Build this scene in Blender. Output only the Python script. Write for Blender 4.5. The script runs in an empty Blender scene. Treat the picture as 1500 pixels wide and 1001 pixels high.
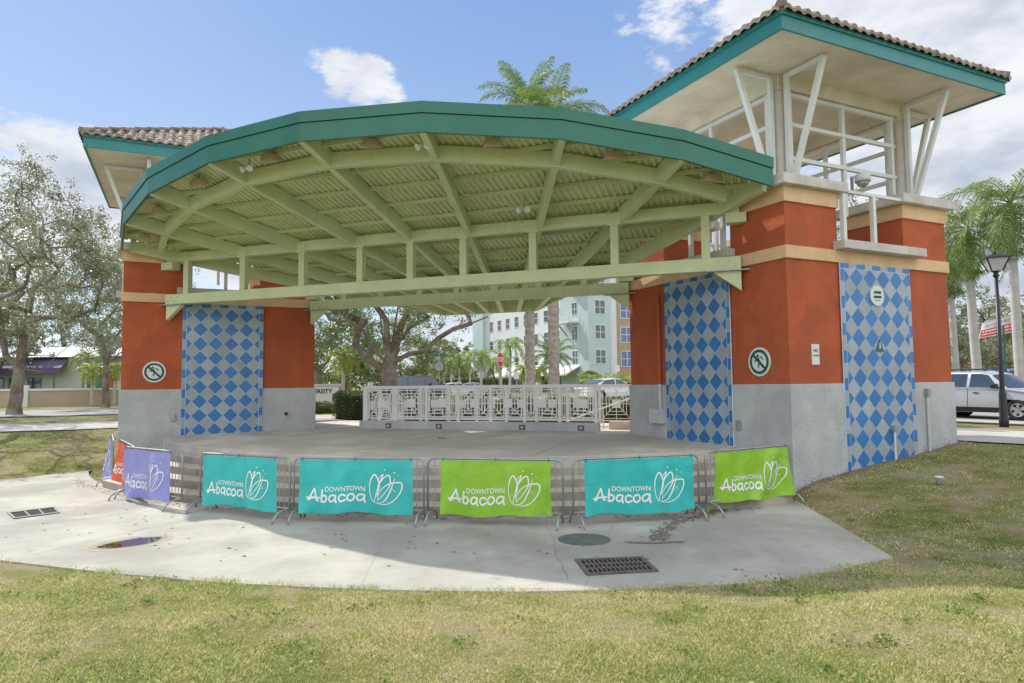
import bpy, bmesh, math, random
import numpy as np
from mathutils import Vector, Matrix
random.seed(7); RNG = np.random.default_rng(11)
C = bpy.context.scene.collection
R = math.radians
S2 = math.sqrt(.5)
EYE = 2.38                       # camera height over the forecourt paving
# ---------------------------------------------------------------- camera
CX, CY, YAW, PIT, ROLL, FPX = 8.6609, -17.6614, .3369, .0617, -.0101, 996.5562
FW = Vector((-math.sin(YAW)*math.cos(PIT), math.cos(YAW)*math.cos(PIT), math.sin(PIT)))
RT = Vector((math.cos(YAW), math.sin(YAW), 0))
UP = RT.cross(FW)
rt = RT*math.cos(ROLL)+UP*math.sin(ROLL)
up = -RT*math.sin(ROLL)+UP*math.cos(ROLL)
cam_d = bpy.data.cameras.new('camera'); cam = bpy.data.objects.new('camera', cam_d); C.objects.link(cam)
m = Matrix(((rt.x, up.x, -FW.x, CX), (rt.y, up.y, -FW.y, CY), (rt.z, up.z, -FW.z, EYE), (0, 0, 0, 1)))
cam.matrix_world = m
cam_d.sensor_width = 36; cam_d.lens = FPX/1500*36; cam_d.clip_end = 3000; cam_d.clip_start = .1
bpy.context.scene.camera = cam
# ---------------------------------------------------------------- sun
AZ, EL = R(152.9), R(45.3)
SUN = Vector((math.cos(AZ)*math.cos(EL), math.sin(AZ)*math.cos(EL), math.sin(EL)))
sd = bpy.data.lights.new('sun', 'SUN'); sd.energy = 2.5; sd.angle = R(.55); sd.color = (1, .95, .86)
so = bpy.data.objects.new('sun', sd); C.objects.link(so)
so.rotation_euler = SUN.to_track_quat('Z', 'Y').to_euler(); so.location = (0, 0, 40)
sc = bpy.context.scene
sc.view_settings.view_transform = 'Standard'; sc.view_settings.look = 'None'; sc.view_settings.gamma = 1
sc.view_settings.exposure = 1.0
sc.render.engine = 'CYCLES'
sc.cycles.max_bounces = 8; sc.cycles.diffuse_bounces = 5; sc.cycles.transparent_max_bounces = 8
# ---------------------------------------------------------------- node helper
class NT:
    def __init__(s, tree): s.t = tree; s.n = tree.nodes; s.l = tree.links
    def new(s, ty, **kw):
        o = s.n.new(ty)
        for k, v in kw.items(): setattr(o, k, v)
        return o
    def inp(s, sock, v):
        if isinstance(v, bpy.types.NodeSocket): s.l.new(v, sock)
        elif v is not None: sock.default_value = v
    def math(s, op, a, b=None, c=None, clamp=False):
        o = s.new('ShaderNodeMath', operation=op); o.use_clamp = clamp
        for i, v in enumerate((a, b, c)):
            if v is not None: s.inp(o.inputs[i], v)
        return o.outputs[0]
    def noise(s, vec, scale, detail=4, rough=.55, dist=0):
        o = s.new('ShaderNodeTexNoise'); s.inp(o.inputs['Vector'], vec)
        o.inputs['Scale'].default_value = scale; o.inputs['Detail'].default_value = detail
        o.inputs['Roughness'].default_value = rough; o.inputs['Distortion'].default_value = dist
        return o.outputs['Fac']
    def ramp(s, fac, a, b, ca=(0, 0, 0, 1), cb=(1, 1, 1, 1)):
        o = s.new('ShaderNodeValToRGB'); s.inp(o.inputs[0], fac)
        o.color_ramp.elements[0].position = a; o.color_ramp.elements[1].position = b
        o.color_ramp.elements[0].color = ca; o.color_ramp.elements[1].color = cb
        return o.outputs[0]
    def mix(s, f, a, b, mode='MIX'):
        o = s.new('ShaderNodeMix', data_type='RGBA', blend_type=mode)
        s.inp(o.inputs[0], f); s.inp(o.inputs[6], a); s.inp(o.inputs[7], b)
        return o.outputs[2]
    def maprange(s, v, a, b, c=0., d=1., smooth=True):
        o = s.new('ShaderNodeMapRange'); o.interpolation_type = 'SMOOTHSTEP' if smooth else 'LINEAR'
        s.inp(o.inputs[0], v)
        for i, x in enumerate((a, b, c, d)): o.inputs[i+1].default_value = x
        return o.outputs[0]
# ---------------------------------------------------------------- pixel helpers (1500 px wide photograph)
def ray(px, py):
    X = (px-750)/FPX; Z = -(py-500.5)/FPX
    return FW+rt*X+up*Z
def P(px, py, D): return Vector((CX, CY, EYE))+ray(px, py)*D
def G(px, py, z=.88):
    d = ray(px, py); return Vector((CX, CY, EYE))+d*((z-EYE)/d.z)
def PX(px, D, z, ytry=560):          # a point at depth D, column px, height z
    p = P(px, ytry, D); p.z = z; return p
# ---------------------------------------------------------------- world
w = bpy.data.worlds.new('World'); sc.world = w; w.use_nodes = True
nt = NT(w.node_tree); nt.n.clear()
sky = nt.new('ShaderNodeTexSky', sky_type='NISHITA'); sky.sun_disc = False
sky.sun_elevation = EL; sky.sun_rotation = math.atan2(SUN.x, SUN.y)
sky.air_density = 1.0; sky.dust_density = .6; sky.ozone_density = 1.6
tc = nt.new('ShaderNodeTexCoord'); D3 = tc.outputs['Generated']
sx_ = nt.new('ShaderNodeSeparateXYZ'); nt.l.new(D3, sx_.inputs[0])
calm = nt.mix(nt.maprange(sx_.outputs[2], .0, .55), (2.9, 3.65, 4.5, 1), (1.08, 1.85, 3.6, 1))      # evens out the glare beside the sun
skc = nt.mix(.80, sky.outputs[0], calm)
bg1 = nt.new('ShaderNodeBackground'); nt.l.new(skc, bg1.inputs[0]); bg1.inputs[1].default_value = .10
mp = nt.new('ShaderNodeMapping'); nt.l.new(D3, mp.inputs[0]); mp.inputs['Scale'].default_value = (1, 1, 2.2)
n1 = nt.noise(mp.outputs[0], 3.2, 10, .62, .25); n2 = nt.noise(mp.outputs[0], 9, 6, .6)
n3 = nt.noise(mp.outputs[0], 2.1, 5, .55)
def blob(px, py, r0, r1):            # a cloud bank centred on a direction of the sky
    d = ray(px, py).normalized()
    o = nt.new('ShaderNodeVectorMath', operation='DOT_PRODUCT'); nt.l.new(D3, o.inputs[0]); o.inputs[1].default_value = d
    return nt.maprange(o.outputs['Value'], math.cos(R(r1)), math.cos(R(r0)))
bd = nt.new('ShaderNodeVectorMath', operation='DOT_PRODUCT'); nt.l.new(D3, bd.inputs[0]); bd.inputs[1].default_value = (FW*-.85+Vector((.3, 0, .45))).normalized()
back = nt.maprange(bd.outputs['Value'], -.05, .35)  # unseen bright cloud bank behind the camera, added as fill for shaded fronts
n4 = nt.noise(mp.outputs[0], 26, 7, .68, .3)
rag = nt.math('ADD', nt.math('MULTIPLY', nt.math('SUBTRACT', n1, .5), 2.0), nt.math('ADD', nt.math('MULTIPLY', nt.math('SUBTRACT', n4, .5), 1.35), nt.math('MULTIPLY', nt.math('SUBTRACT', n2, .5), 1.6)))
mask = None
for px, py, r0, r1, g in ((466, 84, .1, 2.0, .85), (500, 102, .2, 3.0, 1), (540, 118, .2, 3.2, 1), (572, 138, .1, 2.0, .9), (975, 84, .1, 2.4, .62), (912, 34, .1, 1.8, .6), (640, 20, .1, 2, .4),
                          (20, 300, 2, 8, 1.2), (80, 275, 2, 7, 1.2), (150, 300, 2, 7, 1.15), (-150, 330, 4, 14, .9), (1010, -5, 1, 6, 1), (1130, -60, 3, 10, 1), (1300, -40, 8, 16, 1.25), (1470, 90, 8, 17, 1.3),
                          (1520, 230, 6, 14, 1.15), (1430, 370, 2, 8, .8), (700, 500, 2, 9, .8), (780, 470, 2, 7, .7), (330, 410, 2, 8, .8), (1900, 250, 12, 26, .9), (-700, 100, 8, 20, .6)):
    b = nt.math('MULTIPLY', blob(px, py, r0, r1), g)
    mask = b if mask is None else nt.math('MAXIMUM', mask, b)
mask = nt.math('MAXIMUM', mask, nt.math('MULTIPLY', back, 1.1))
cl = nt.maprange(nt.math('ADD', nt.math('MULTIPLY', rag, .85), mask), .50, .98)
cl = nt.math('MULTIPLY', cl, nt.maprange(mask, .02, .25))
shade = nt.maprange(nt.math('ADD', nt.math('MULTIPLY', n3, .7), nt.math('MULTIPLY', n2, .5)), .50, .78)
ccol = nt.mix(shade, (.97, .98, 1.0, 1), (.50, .56, .67, 1))
bg2 = nt.new('ShaderNodeBackground'); nt.l.new(ccol, bg2.inputs[0]); nt.l.new(nt.math('ADD', .50, nt.math('MULTIPLY', back, .42)), bg2.inputs[1])
thin = nt.maprange(nt.noise(mp.outputs[0], 1.4, 7, .6, .4), .55, .85, 0, .18)
ms = nt.new('ShaderNodeMixShader'); nt.l.new(nt.math('MAXIMUM', nt.math('MULTIPLY', cl, .93), thin), ms.inputs[0])
nt.l.new(bg1.outputs[0], ms.inputs[1]); nt.l.new(bg2.outputs[0], ms.inputs[2])
wo = nt.new('ShaderNodeOutputWorld'); nt.l.new(ms.outputs[0], wo.inputs[0])
# ---------------------------------------------------------------- materials
def base_mat(name):
    mt = bpy.data.materials.new(name); mt.use_nodes = True
    t = NT(mt.node_tree); b = t.n['Principled BSDF']
    return mt, t, b
def mat(name, col, rough=.7, var=.12, scale=3., bump=0., bscale=40., metal=0., streak=0., col2=None, spec=.4, grime=0., island=0., wet=0., spots=0.):
    mt, t, b = base_mat(name)
    tc = t.new('ShaderNodeTexCoord'); v = tc.outputs['Object']
    c = tuple(col)+(1,)
    lo = tuple(x*(1-var) for x in col)+(1,); hi = tuple(min(1, x*(1+var)) for x in col)+(1,)
    n = t.noise(v, scale, 6, .6)
    out = t.mix(t.maprange(n, .3, .7), lo, hi)
    if col2: out = t.mix(t.maprange(t.noise(v, scale*.37, 5, .6), .45, .65), out, tuple(col2)+(1,))
    if streak:
        mpp = t.new('ShaderNodeMapping'); t.l.new(v, mpp.inputs[0]); mpp.inputs['Scale'].default_value = (5, 5, .35)
        s = t.maprange(t.noise(mpp.outputs[0], 1.6, 5, .65), .52, .78)
        out = t.mix(t.math('MULTIPLY', s, streak), out, tuple(x*.45 for x in col)+(1,))
    if grime:
        s = t.maprange(t.noise(v, scale*2.7, 8, .7), .56, .74)
        out = t.mix(t.math('MULTIPLY', s, grime), out, (.09, .08, .06, 1))
    if wet:      # broad soft water stains
        s = t.maprange(t.noise(v, .33, 9, .62, .8), .50, .66)
        out = t.mix(t.math('MULTIPLY', s, wet), out, tuple(x*.62 for x in col)+(1,))
        vo = t.new('ShaderNodeTexVoronoi'); vo.feature = 'DISTANCE_TO_EDGE'; t.l.new(v, vo.inputs['Vector']); vo.inputs['Scale'].default_value = .23
        out = t.mix(t.math('MULTIPLY', t.maprange(vo.outputs['Distance'], .0, .0035, 1, 0), .35), out, tuple(x*.4 for x in col)+(1,))
    if spots:    # bird droppings and chips
        s = t.maprange(t.noise(v, 9, 3, .5), .74, .78)
        out = t.mix(t.math('MULTIPLY', s, spots), out, (.75, .70, .62, 1))
    if island:
        g = t.new('ShaderNodeNewGeometry')
        out = t.mix(island, out, t.mix(g.outputs['Random Per Island'], tuple(x*.35 for x in col)+(1,), tuple(min(1, x*1.8) for x in col)+(1,)))
    t.inp(b.inputs['Base Color'], out)
    b.inputs['Roughness'].default_value = rough; b.inputs['Metallic'].default_value = metal
    b.inputs['Specular IOR Level'].default_value = spec
    if bump:
        bp = t.new('ShaderNodeBump'); bp.inputs['Strength'].default_value = bump; bp.inputs['Distance'].default_value = .02
        t.l.new(t.noise(v, bscale, 5, .65), bp.inputs['Height']); t.l.new(bp.outputs[0], b.inputs['Normal'])
    return mt
def leafmat(name, c1, c2, trans=.35, rough=.45, spec=.5):
    mt, t, b = base_mat(name)
    g = t.new('ShaderNodeNewGeometry')
    col = t.mix(g.outputs['Random Per Island'], tuple(c1)+(1,), tuple(c2)+(1,))
    t.inp(b.inputs['Base Color'], col); b.inputs['Roughness'].default_value = rough
    b.inputs['Specular IOR Level'].default_value = spec
    tr = t.new('ShaderNodeBsdfTranslucent'); t.l.new(t.mix(.5, col, (.35, .45, .08, 1), 'MIX'), tr.inputs[0])
    mx = t.new('ShaderNodeMixShader'); mx.inputs[0].default_value = trans
    t.l.new(b.outputs[0], mx.inputs[1]); t.l.new(tr.outputs[0], mx.inputs[2])
    t.l.new(mx.outputs[0], t.n['Material Output'].inputs[0])
    return mt
M = {}
M['red'] = mat('red_stucco', (.435, .100, .038), .88, .13, 1.6, 1.0, 15, streak=.26, col2=(.37, .090, .040), spots=.4, grime=.14)
M['grey_stucco'] = mat('grey_stucco', (.47, .48, .475), .88, .11, 1.6, 1.0, 14, streak=.28, col2=(.40, .415, .42), grime=.22)
M['cream'] = mat('cream_stucco', (.68, .46, .26), .85, .09, 1.5, .8, 15, streak=.25, grime=.08)
M['cap'] = mat('cap_concrete', (.56, .53, .47), .88, .12, 2.0, 1.0, 14, streak=.35, grime=.35)
M['soffit'] = mat('soffit_stucco', (.68, .62, .48), .9, .10, 1.4, 1.0, 12, col2=(.58, .53, .42), grime=.15)
M['teal'] = mat('teal_fascia', (.025, .21, .20), .42, .10, .8, 0, streak=.05, spec=.5)
M['green_fascia'] = mat('canopy_fascia_paint', (.020, .150, .100), .38, .12, .7, 0, spec=.5, streak=.10)
M['sage'] = mat('sage_painted_steel', (.57, .63, .37), .5, .07, 1.4, .12, 30, streak=.16, grime=.10)
M['sage_deck'] = mat('sage_painted_decking', (.60, .63, .37), .5, .10, 1.2, 0, grime=.22)
M['white_steel'] = mat('white_painted_steel', (.66, .68, .64), .5, .05, 2, 0, streak=.12, grime=.05)
M['rail_white'] = mat('white_railing_paint', (.74, .74, .72), .5, .04, 2)
M['tile_roof'] = mat('barrel_tile', (.20, .155, .12), .8, .3, 2.5, .3, 30, col2=(.30, .255, .21), grime=.45, island=.3)
M['tile_blue'] = mat('blue_tile', (.035, .175, .43), .3, .10, 3, 0, island=.12, spec=.5)
M['tile_grey'] = mat('grey_tile', (.33, .375, .415), .3, .10, 3, .08, 20, island=.16, spec=.5, col2=(.30, .345, .385), grime=.08)
M['grout'] = mat('grout', (.66, .78, .90), .8, .05)
M['concrete'] = mat('paving_concrete', (.40, .382, .332), .85, .14, .9, .45, 50, col2=(.30, .288, .26), grime=.38, wet=.6)
M['deck'] = mat('stage_concrete', (.58, .545, .46), .75, .16, .8, .2, 50, col2=(.44, .42, .36), grime=.25, wet=.3)
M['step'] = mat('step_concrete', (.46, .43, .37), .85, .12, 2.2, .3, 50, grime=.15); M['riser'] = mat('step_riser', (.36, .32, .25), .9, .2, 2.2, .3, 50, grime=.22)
M['seam'] = mat('paving_seam', (.22, .205, .18), .9, .2)
M['galv'] = mat('galvanised_steel', (.34, .36, .37), .45, .12, 6, 0, metal=.55)
M['iron'] = mat('cast_iron', (.10, .085, .075), .7, .2, 8, .3, 60)
M['black'] = mat('black_paint', (.018, .018, .02), .4, .1)
M['dark'] = mat('dark_gap', (.012, .012, .012), .9, .1)
M['asphalt'] = mat('asphalt', (.30, .29, .28), .9, .10, .5, .2, 60)
M['walk'] = mat('sidewalk_concrete', (.42, .40, .37), .85, .10, .7, .2, 60)
M['brick'] = mat('pinkish_pavers', (.50, .40, .34), .85, .18, 3, .3, 30)
M['kerb'] = mat('kerb_concrete', (.48, .46, .43), .85, .1)
M['soil'] = mat('bare_soil', (.16, .125, .085), .95, .3, 4, .5, 30)
M['bark'] = mat('oak_bark', (.17, .135, .10), .9, .3, 3, .8, 14, col2=(.26, .235, .20))
M['palm_trunk'] = mat('rough_palm_trunk', (.34, .30, .25), .9, .25, 5, .8, 10)
M['royal_trunk'] = mat('smooth_palm_trunk', (.46, .44, .40), .85, .12, 2, .3, 12)
M['shaft'] = mat('green_crownshaft', (.16, .27, .08), .5, .2)
M['oak_leaf'] = leafmat('oak_leaf', (.09, .095, .058), (.36, .37, .27), .25, .42, .5)
M['oak_leaf2'] = leafmat('oak_leaf_green', (.06, .09, .028), (.23, .28, .11), .3, .4, .5)
M['palm_leaf'] = leafmat('palm_leaf', (.06, .125, .022), (.28, .37, .09), .3, .45, .45)
M['palm_bright'] = leafmat('bright_palm_leaf', (.12, .21, .03), (.36, .46, .10), .4, .5, .4)
M['palm_yellow'] = leafmat('yellow_palm_leaf', (.20, .27, .03), (.42, .42, .07), .4, .45, .4)
M['palm_dusty'] = leafmat('dusty_palm_leaf', (.10, .13, .06), (.24, .27, .13), .3, .5, .4)
M['hedge_leaf'] = leafmat('hedge_leaf', (.035, .07, .02), (.13, .20, .07), .25, .4, .5)
M['plastic'] = mat('grey_plastic', (.50, .52, .52), .6, .05)
M['beige'] = mat('beige_enamel', (.52, .42, .27), .5, .15)
M['sign_white'] = mat('sign_white', (.66, .69, .66), .5, .05)
M['sign_green'] = mat('sign_dark_green', (.015, .075, .06), .5, .05)
M['sign_red'] = mat('sign_red', (.62, .03, .03), .5, .05)
M['ink'] = mat('white_ink', (.80, .82, .80), .6, .03)
M['rubber'] = mat('tyre_rubber', (.02, .02, .02), .8, .1)
M['alloy'] = mat('alloy_wheel', (.55, .55, .55), .35, .05, metal=.7)
def vinyl(name, col):
    mt = mat(name, col, .34, .10, 2.5, .0, spec=.5, grime=.08)
    t = NT(mt.node_tree); b = t.n['Principled BSDF']; tc = t.new('ShaderNodeTexCoord')
    mpp = t.new('ShaderNodeMapping'); t.l.new(tc.outputs['Object'], mpp.inputs[0]); mpp.inputs['Rotation'].default_value = (0, .6, 0); mpp.inputs['Scale'].default_value = (1, 1, 1.5)
    bp = t.new('ShaderNodeBump'); bp.inputs['Strength'].default_value = .5; bp.inputs['Distance'].default_value = .05
    t.l.new(t.noise(mpp.outputs[0], 2.2, 2, .45, .3), bp.inputs['Height']); t.l.new(bp.outputs[0], b.inputs['Normal']); return mt
M['v_teal'] = vinyl('teal_vinyl', (.035, .46, .43)); M['v_green'] = vinyl('lime_vinyl', (.26, .50, .035))
M['v_lav'] = vinyl('lavender_vinyl', (.27, .28, .60)); M['v_red'] = vinyl('red_vinyl', (.72, .085, .03))
def glass(name, col, rough=.06):
    mt, t, b = base_mat(name)
    tc = t.new('ShaderNodeTexCoord')
    t.inp(b.inputs['Base Color'], t.mix(t.noise(tc.outputs['Object'], .8, 3), tuple(x*.6 for x in col)+(1,), tuple(min(1, x*1.4) for x in col)+(1,)))
    b.inputs['Roughness'].default_value = rough; b.inputs['Specular IOR Level'].default_value = .9
    return mt
M['glass'] = glass('window_glass', (.05, .07, .10)); M['glass_blue'] = glass('blue_window_glass', (.05, .10, .28))
M['glass_lamp'] = glass('lamp_glass', (.45, .45, .42), .2)
def paint(name, col, metal=.0):
    mt, t, b = base_mat(name)
    tc = t.new('ShaderNodeTexCoord')
    t.inp(b.inputs['Base Color'], t.mix(t.noise(tc.outputs['Object'], 1.5, 3), tuple(x*.92 for x in col)+(1,), tuple(min(1, x*1.05) for x in col)+(1,)))
    b.inputs['Roughness'].default_value = .3; b.inputs['Metallic'].default_value = metal; b.inputs['Coat Weight'].default_value = .6
    b.inputs['Coat Roughness'].default_value = .05
    return mt
M['car_white'] = paint('white_car_paint', (.70, .72, .72)); M['car_silver'] = paint('silver_car_paint', (.5, .53, .55), .3)
M['car_dark'] = paint('dark_car_paint', (.025, .03, .045)); M['car_blue'] = paint('blue_car_paint', (.05, .22, .55))
M['green_wall'] = mat('sea_green_wall', (.44, .54, .53), .85, .05, .3, .1, 20); M['white_wall'] = mat('white_wall', (.66, .67, .66), .85, .04, .3)
M['tan_wall'] = mat('tan_wall', (.42, .30, .19), .85, .08, .4); M['cream_wall'] = mat('cream_wall', (.60, .52, .40), .85, .06, .4)
M['awning'] = mat('white_awning', (.72, .72, .70), .7, .04); M['metal_roof'] = mat('metal_roof', (.50, .55, .58), .5, .08, .5)
M['metal_dull'] = mat('dull_metal_roof', (.22, .25, .28), .6, .1, .5); M['purple'] = mat('purple_awning', (.10, .075, .13), .7, .1); M['sage_wall'] = mat('sage_wall', (.42, .46, .38), .85, .06, .4)
M['garden_wall'] = mat('garden_wall_stucco', (.44, .35, .25), .9, .08, .5, .2, 20, streak=.1)
M['door_green'] = mat('green_door', (.03, .14, .12), .5, .1)
# lawn: straw and green patches, shared pattern for soil sheet and blades
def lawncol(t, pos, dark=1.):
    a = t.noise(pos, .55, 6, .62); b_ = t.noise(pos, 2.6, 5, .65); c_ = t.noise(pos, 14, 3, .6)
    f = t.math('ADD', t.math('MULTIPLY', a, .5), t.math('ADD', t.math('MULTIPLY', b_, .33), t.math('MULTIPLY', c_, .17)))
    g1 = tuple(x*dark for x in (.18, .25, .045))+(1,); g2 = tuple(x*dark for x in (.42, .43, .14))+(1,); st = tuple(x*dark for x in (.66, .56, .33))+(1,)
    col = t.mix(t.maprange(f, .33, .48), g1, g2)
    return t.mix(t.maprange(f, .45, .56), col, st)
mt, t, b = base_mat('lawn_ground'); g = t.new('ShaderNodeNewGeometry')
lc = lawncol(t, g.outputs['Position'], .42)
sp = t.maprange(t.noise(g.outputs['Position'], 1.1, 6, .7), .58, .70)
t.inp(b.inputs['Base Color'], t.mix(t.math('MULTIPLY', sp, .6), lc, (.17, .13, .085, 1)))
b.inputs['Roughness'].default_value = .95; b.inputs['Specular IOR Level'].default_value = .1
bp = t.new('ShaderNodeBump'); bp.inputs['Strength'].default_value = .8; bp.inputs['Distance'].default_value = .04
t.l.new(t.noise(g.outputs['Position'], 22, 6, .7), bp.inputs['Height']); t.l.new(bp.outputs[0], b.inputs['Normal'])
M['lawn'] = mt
mt, t, b = base_mat('grass_blade'); g = t.new('ShaderNodeNewGeometry')
lc = lawncol(t, g.outputs['Position'], 1.15)
lc = t.mix(.62, lc, t.ramp(g.outputs['Random Per Island'], .25, .75, (.18, .28, .04, 1), (.92, .82, .46, 1)))
t.inp(b.inputs['Base Color'], lc); b.inputs['Roughness'].default_value = .6; b.inputs['Specular IOR Level'].default_value = .2
tr = t.new('ShaderNodeBsdfTranslucent'); t.l.new(lc, tr.inputs[0])
mx = t.new('ShaderNodeMixShader'); mx.inputs[0].default_value = .3
t.l.new(b.outputs[0], mx.inputs[1]); t.l.new(tr.outputs[0], mx.inputs[2]); t.l.new(mx.outputs[0], t.n['Material Output'].inputs[0])
M['blade'] = mt
# ---------------------------------------------------------------- mesh builder
class MB:
    def __init__(s): s.v = []; s.f = []; s.mi = []; s.k = 0; s.xf = None
    def add(s, vs, fs, mi=None):
        o = len(s.v)
        for p in vs:
            p = Vector(p); s.v.append(tuple(s.xf(p)) if s.xf else tuple(p))
        for f in fs: s.f.append(tuple(i+o for i in f)); s.mi.append(s.k if mi is None else mi)
        return s
    def box(s, a, b, mi=None):
        x0, y0, z0 = a; x1, y1, z1 = b
        return s.add([(x0, y0, z0), (x1, y0, z0), (x1, y1, z0), (x0, y1, z0), (x0, y0, z1), (x1, y0, z1), (x1, y1, z1), (x0, y1, z1)],
                     [(0, 3, 2, 1), (4, 5, 6, 7), (0, 1, 5, 4), (1, 2, 6, 5), (2, 3, 7, 6), (3, 0, 4, 7)], mi)
    def beam(s, p0, p1, w, h, mi=None):      # p0,p1 = centre of the bottom face; vertical sides
        p0 = Vector(p0); p1 = Vector(p1); d = (p1-p0); n = Vector((-d.y, d.x, 0)).normalized()*(w/2); u_ = Vector((0, 0, h))
        return s.add([p0-n, p0+n, p0+n+u_, p0-n+u_, p1-n, p1+n, p1+n+u_, p1-n+u_],
                     [(0, 1, 2, 3), (7, 6, 5, 4), (0, 4, 5, 1), (1, 5, 6, 2), (2, 6, 7, 3), (3, 7, 4, 0)], mi)
    def bar(s, p0, p1, w, h=None, mi=None):  # centred square bar of any direction
        h = h or w; p0 = Vector(p0); p1 = Vector(p1); d = (p1-p0).normalized()
        a = d.cross(Vector((0, 0, 1))) if abs(d.z) < .99 else d.cross(Vector((0, 1, 0)))
        a.normalize(); b = a.cross(d).normalized(); a = a*w/2; b = b*h/2
        return s.add([p0-a-b, p0+a-b, p0+a+b, p0-a+b, p1-a-b, p1+a-b, p1+a+b, p1-a+b],
                     [(0, 1, 2, 3), (7, 6, 5, 4), (0, 4, 5, 1), (1, 5, 6, 2), (2, 6, 7, 3), (3, 7, 4, 0)], mi)
    def tube(s, pts, r, n=8, mi=None, cap=True):
        pts = [Vector(p) for p in pts]; rr = r if isinstance(r, (list, tuple)) else [r]*len(pts)
        vs = []; fs = []; pa = None
        for i, p in enumerate(pts):
            d = (pts[min(i+1, len(pts)-1)]-pts[max(i-1, 0)]).normalized()
            if pa is None: a = d.cross(Vector((.3, .2, 1)) if abs(d.z) < .9 else Vector((1, .1, 0))).normalized()
            else: a = (pa-d*pa.dot(d)).normalized()
            pa = a; b = d.cross(a)
            for k in range(n):
                th = 2*math.pi*k/n; vs.append(p+(a*math.cos(th)+b*math.sin(th))*rr[i])
        for i in range(len(pts)-1):
            for k in range(n):
                k2 = (k+1) % n; fs.append((i*n+k, i*n+k2, (i+1)*n+k2, (i+1)*n+k))
        if cap: fs.append(tuple(range(n-1, -1, -1))); fs.append(tuple((len(pts)-1)*n+k for k in range(n)))
        return s.add(vs, fs, mi)
    def prism(s, poly, z0, z1, mi=None):
        n = len(poly); f0 = (lambda x, y: z0) if not callable(z0) else z0; f1 = (lambda x, y: z1) if not callable(z1) else z1
        vs = [(x, y, f0(x, y)) for x, y in poly]+[(x, y, f1(x, y)) for x, y in poly]
        fs = [tuple(range(n-1, -1, -1)), tuple(range(n, 2*n))]+[(i, (i+1) % n, n+(i+1) % n, n+i) for i in range(n)]
        return s.add(vs, fs, mi)
    def lathe(s, prof, n=16, c=(0, 0, 0), mi=None):
        vs = []; fs = []
        for r, z in prof:
            for k in range(n):
                th = 2*math.pi*k/n; vs.append((c[0]+r*math.cos(th), c[1]+r*math.sin(th), c[2]+z))
        for i in range(len(prof)-1):
            for k in range(n): k2 = (k+1) % n; fs.append((i*n+k, i*n+k2, (i+1)*n+k2, (i+1)*n+k))
        fs.append(tuple(range(n-1, -1, -1))); fs.append(tuple((len(prof)-1)*n+k for k in range(n)))
        return s.add(vs, fs, mi)
    def build(s, name, mt, parent=None, smooth=False, bevel=0, org=None, fix=False):
        me = bpy.data.meshes.new(name)
        o = org if org is not None else (ORG if parent is not None else (0, 0, 0))
        me.from_pydata([(x-o[0], y-o[1], z-o[2]) for x, y, z in s.v], [], s.f); me.validate()
        for x in (mt if isinstance(mt, (list, tuple)) else [mt]): me.materials.append(x)
        if isinstance(mt, (list, tuple)) and len(me.polygons) == len(s.mi): me.polygons.foreach_set('material_index', s.mi)
        if fix:
            bm = bmesh.new(); bm.from_mesh(me); bmesh.ops.recalc_face_normals(bm, faces=bm.faces); bm.to_mesh(me); bm.free()
        if smooth: me.polygons.foreach_set('use_smooth', [True]*len(me.polygons))
        ob = bpy.data.objects.new(name, me); C.objects.link(ob)
        if parent is not None: ob.parent = parent
        elif org is not None: ob.location = org
        if bevel:
            bv = ob.modifiers.new('bevel', 'BEVEL'); bv.width = bevel; bv.segments = 2; bv.limit_method = 'ANGLE'; bv.angle_limit = R(40)
        return ob
ORG = (0, 0, 0)          # location of the thing whose parts are being built
def tag(o, label=None, cat=None, group=None, kind=None):
    if label: o['label'] = label
    if cat: o['category'] = cat
    if group: o['group'] = group
    if kind: o['kind'] = kind
    return o
def thing(name, label, cat, loc=(0, 0, 0), group=None, rz=0):
    global ORG
    o = bpy.data.objects.new(name, None); C.objects.link(o); o.location = loc; o.rotation_euler.z = rz
    o.empty_display_size = .3; ORG = tuple(loc)
    return tag(o, label, cat, group)
def local(): # parts given in the thing's own frame
    global ORG
    ORG = (0, 0, 0)
def copy_tree(o, parent=None):
    c = o.copy(); C.objects.link(c)
    if parent is not None: c.parent = parent
    for ch in list(o.children): copy_tree(ch, c)
    return c
def npmesh(name, V_, F_, mt, parent=None, org=None):   # quads or triangles from numpy arrays
    me = bpy.data.meshes.new(name); k = F_.shape[1]
    if org is None: org = ORG if parent is not None else (0, 0, 0)
    V_ = V_-np.array(org)
    me.vertices.add(len(V_)); me.vertices.foreach_set('co', V_.astype(np.float32).ravel())
    me.loops.add(F_.size); me.loops.foreach_set('vertex_index', F_.astype(np.int32).ravel())
    me.polygons.add(len(F_)); me.polygons.foreach_set('loop_start', np.arange(0, F_.size, k, dtype=np.int32))
    me.polygons.foreach_set('loop_total', np.full(len(F_), k, dtype=np.int32))
    me.update(calc_edges=True); me.materials.append(mt)
    ob = bpy.data.objects.new(name, me); C.objects.link(ob)
    if parent is not None: ob.parent = parent
    return ob
def text_poly(s, size, bold=.0):       # flat triangulated letters: (verts2d, tris)
    cu = bpy.data.curves.new('txt', 'FONT'); cu.body = s; cu.size = size; cu.align_x = 'CENTER'; cu.align_y = 'CENTER'; cu.offset = bold; cu.resolution_u = 3
    ob = bpy.data.objects.new('txt', cu); C.objects.link(ob); dg = bpy.context.evaluated_depsgraph_get(); dg.update()
    me = bpy.data.meshes.new_from_object(ob.evaluated_get(dg))
    vs = [(v.co.x, v.co.y) for v in me.vertices]; fs = [tuple(p.vertices) for p in me.polygons]
    bpy.data.objects.remove(ob); bpy.data.curves.remove(cu); bpy.data.meshes.remove(me)
    return vs, fs
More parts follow.
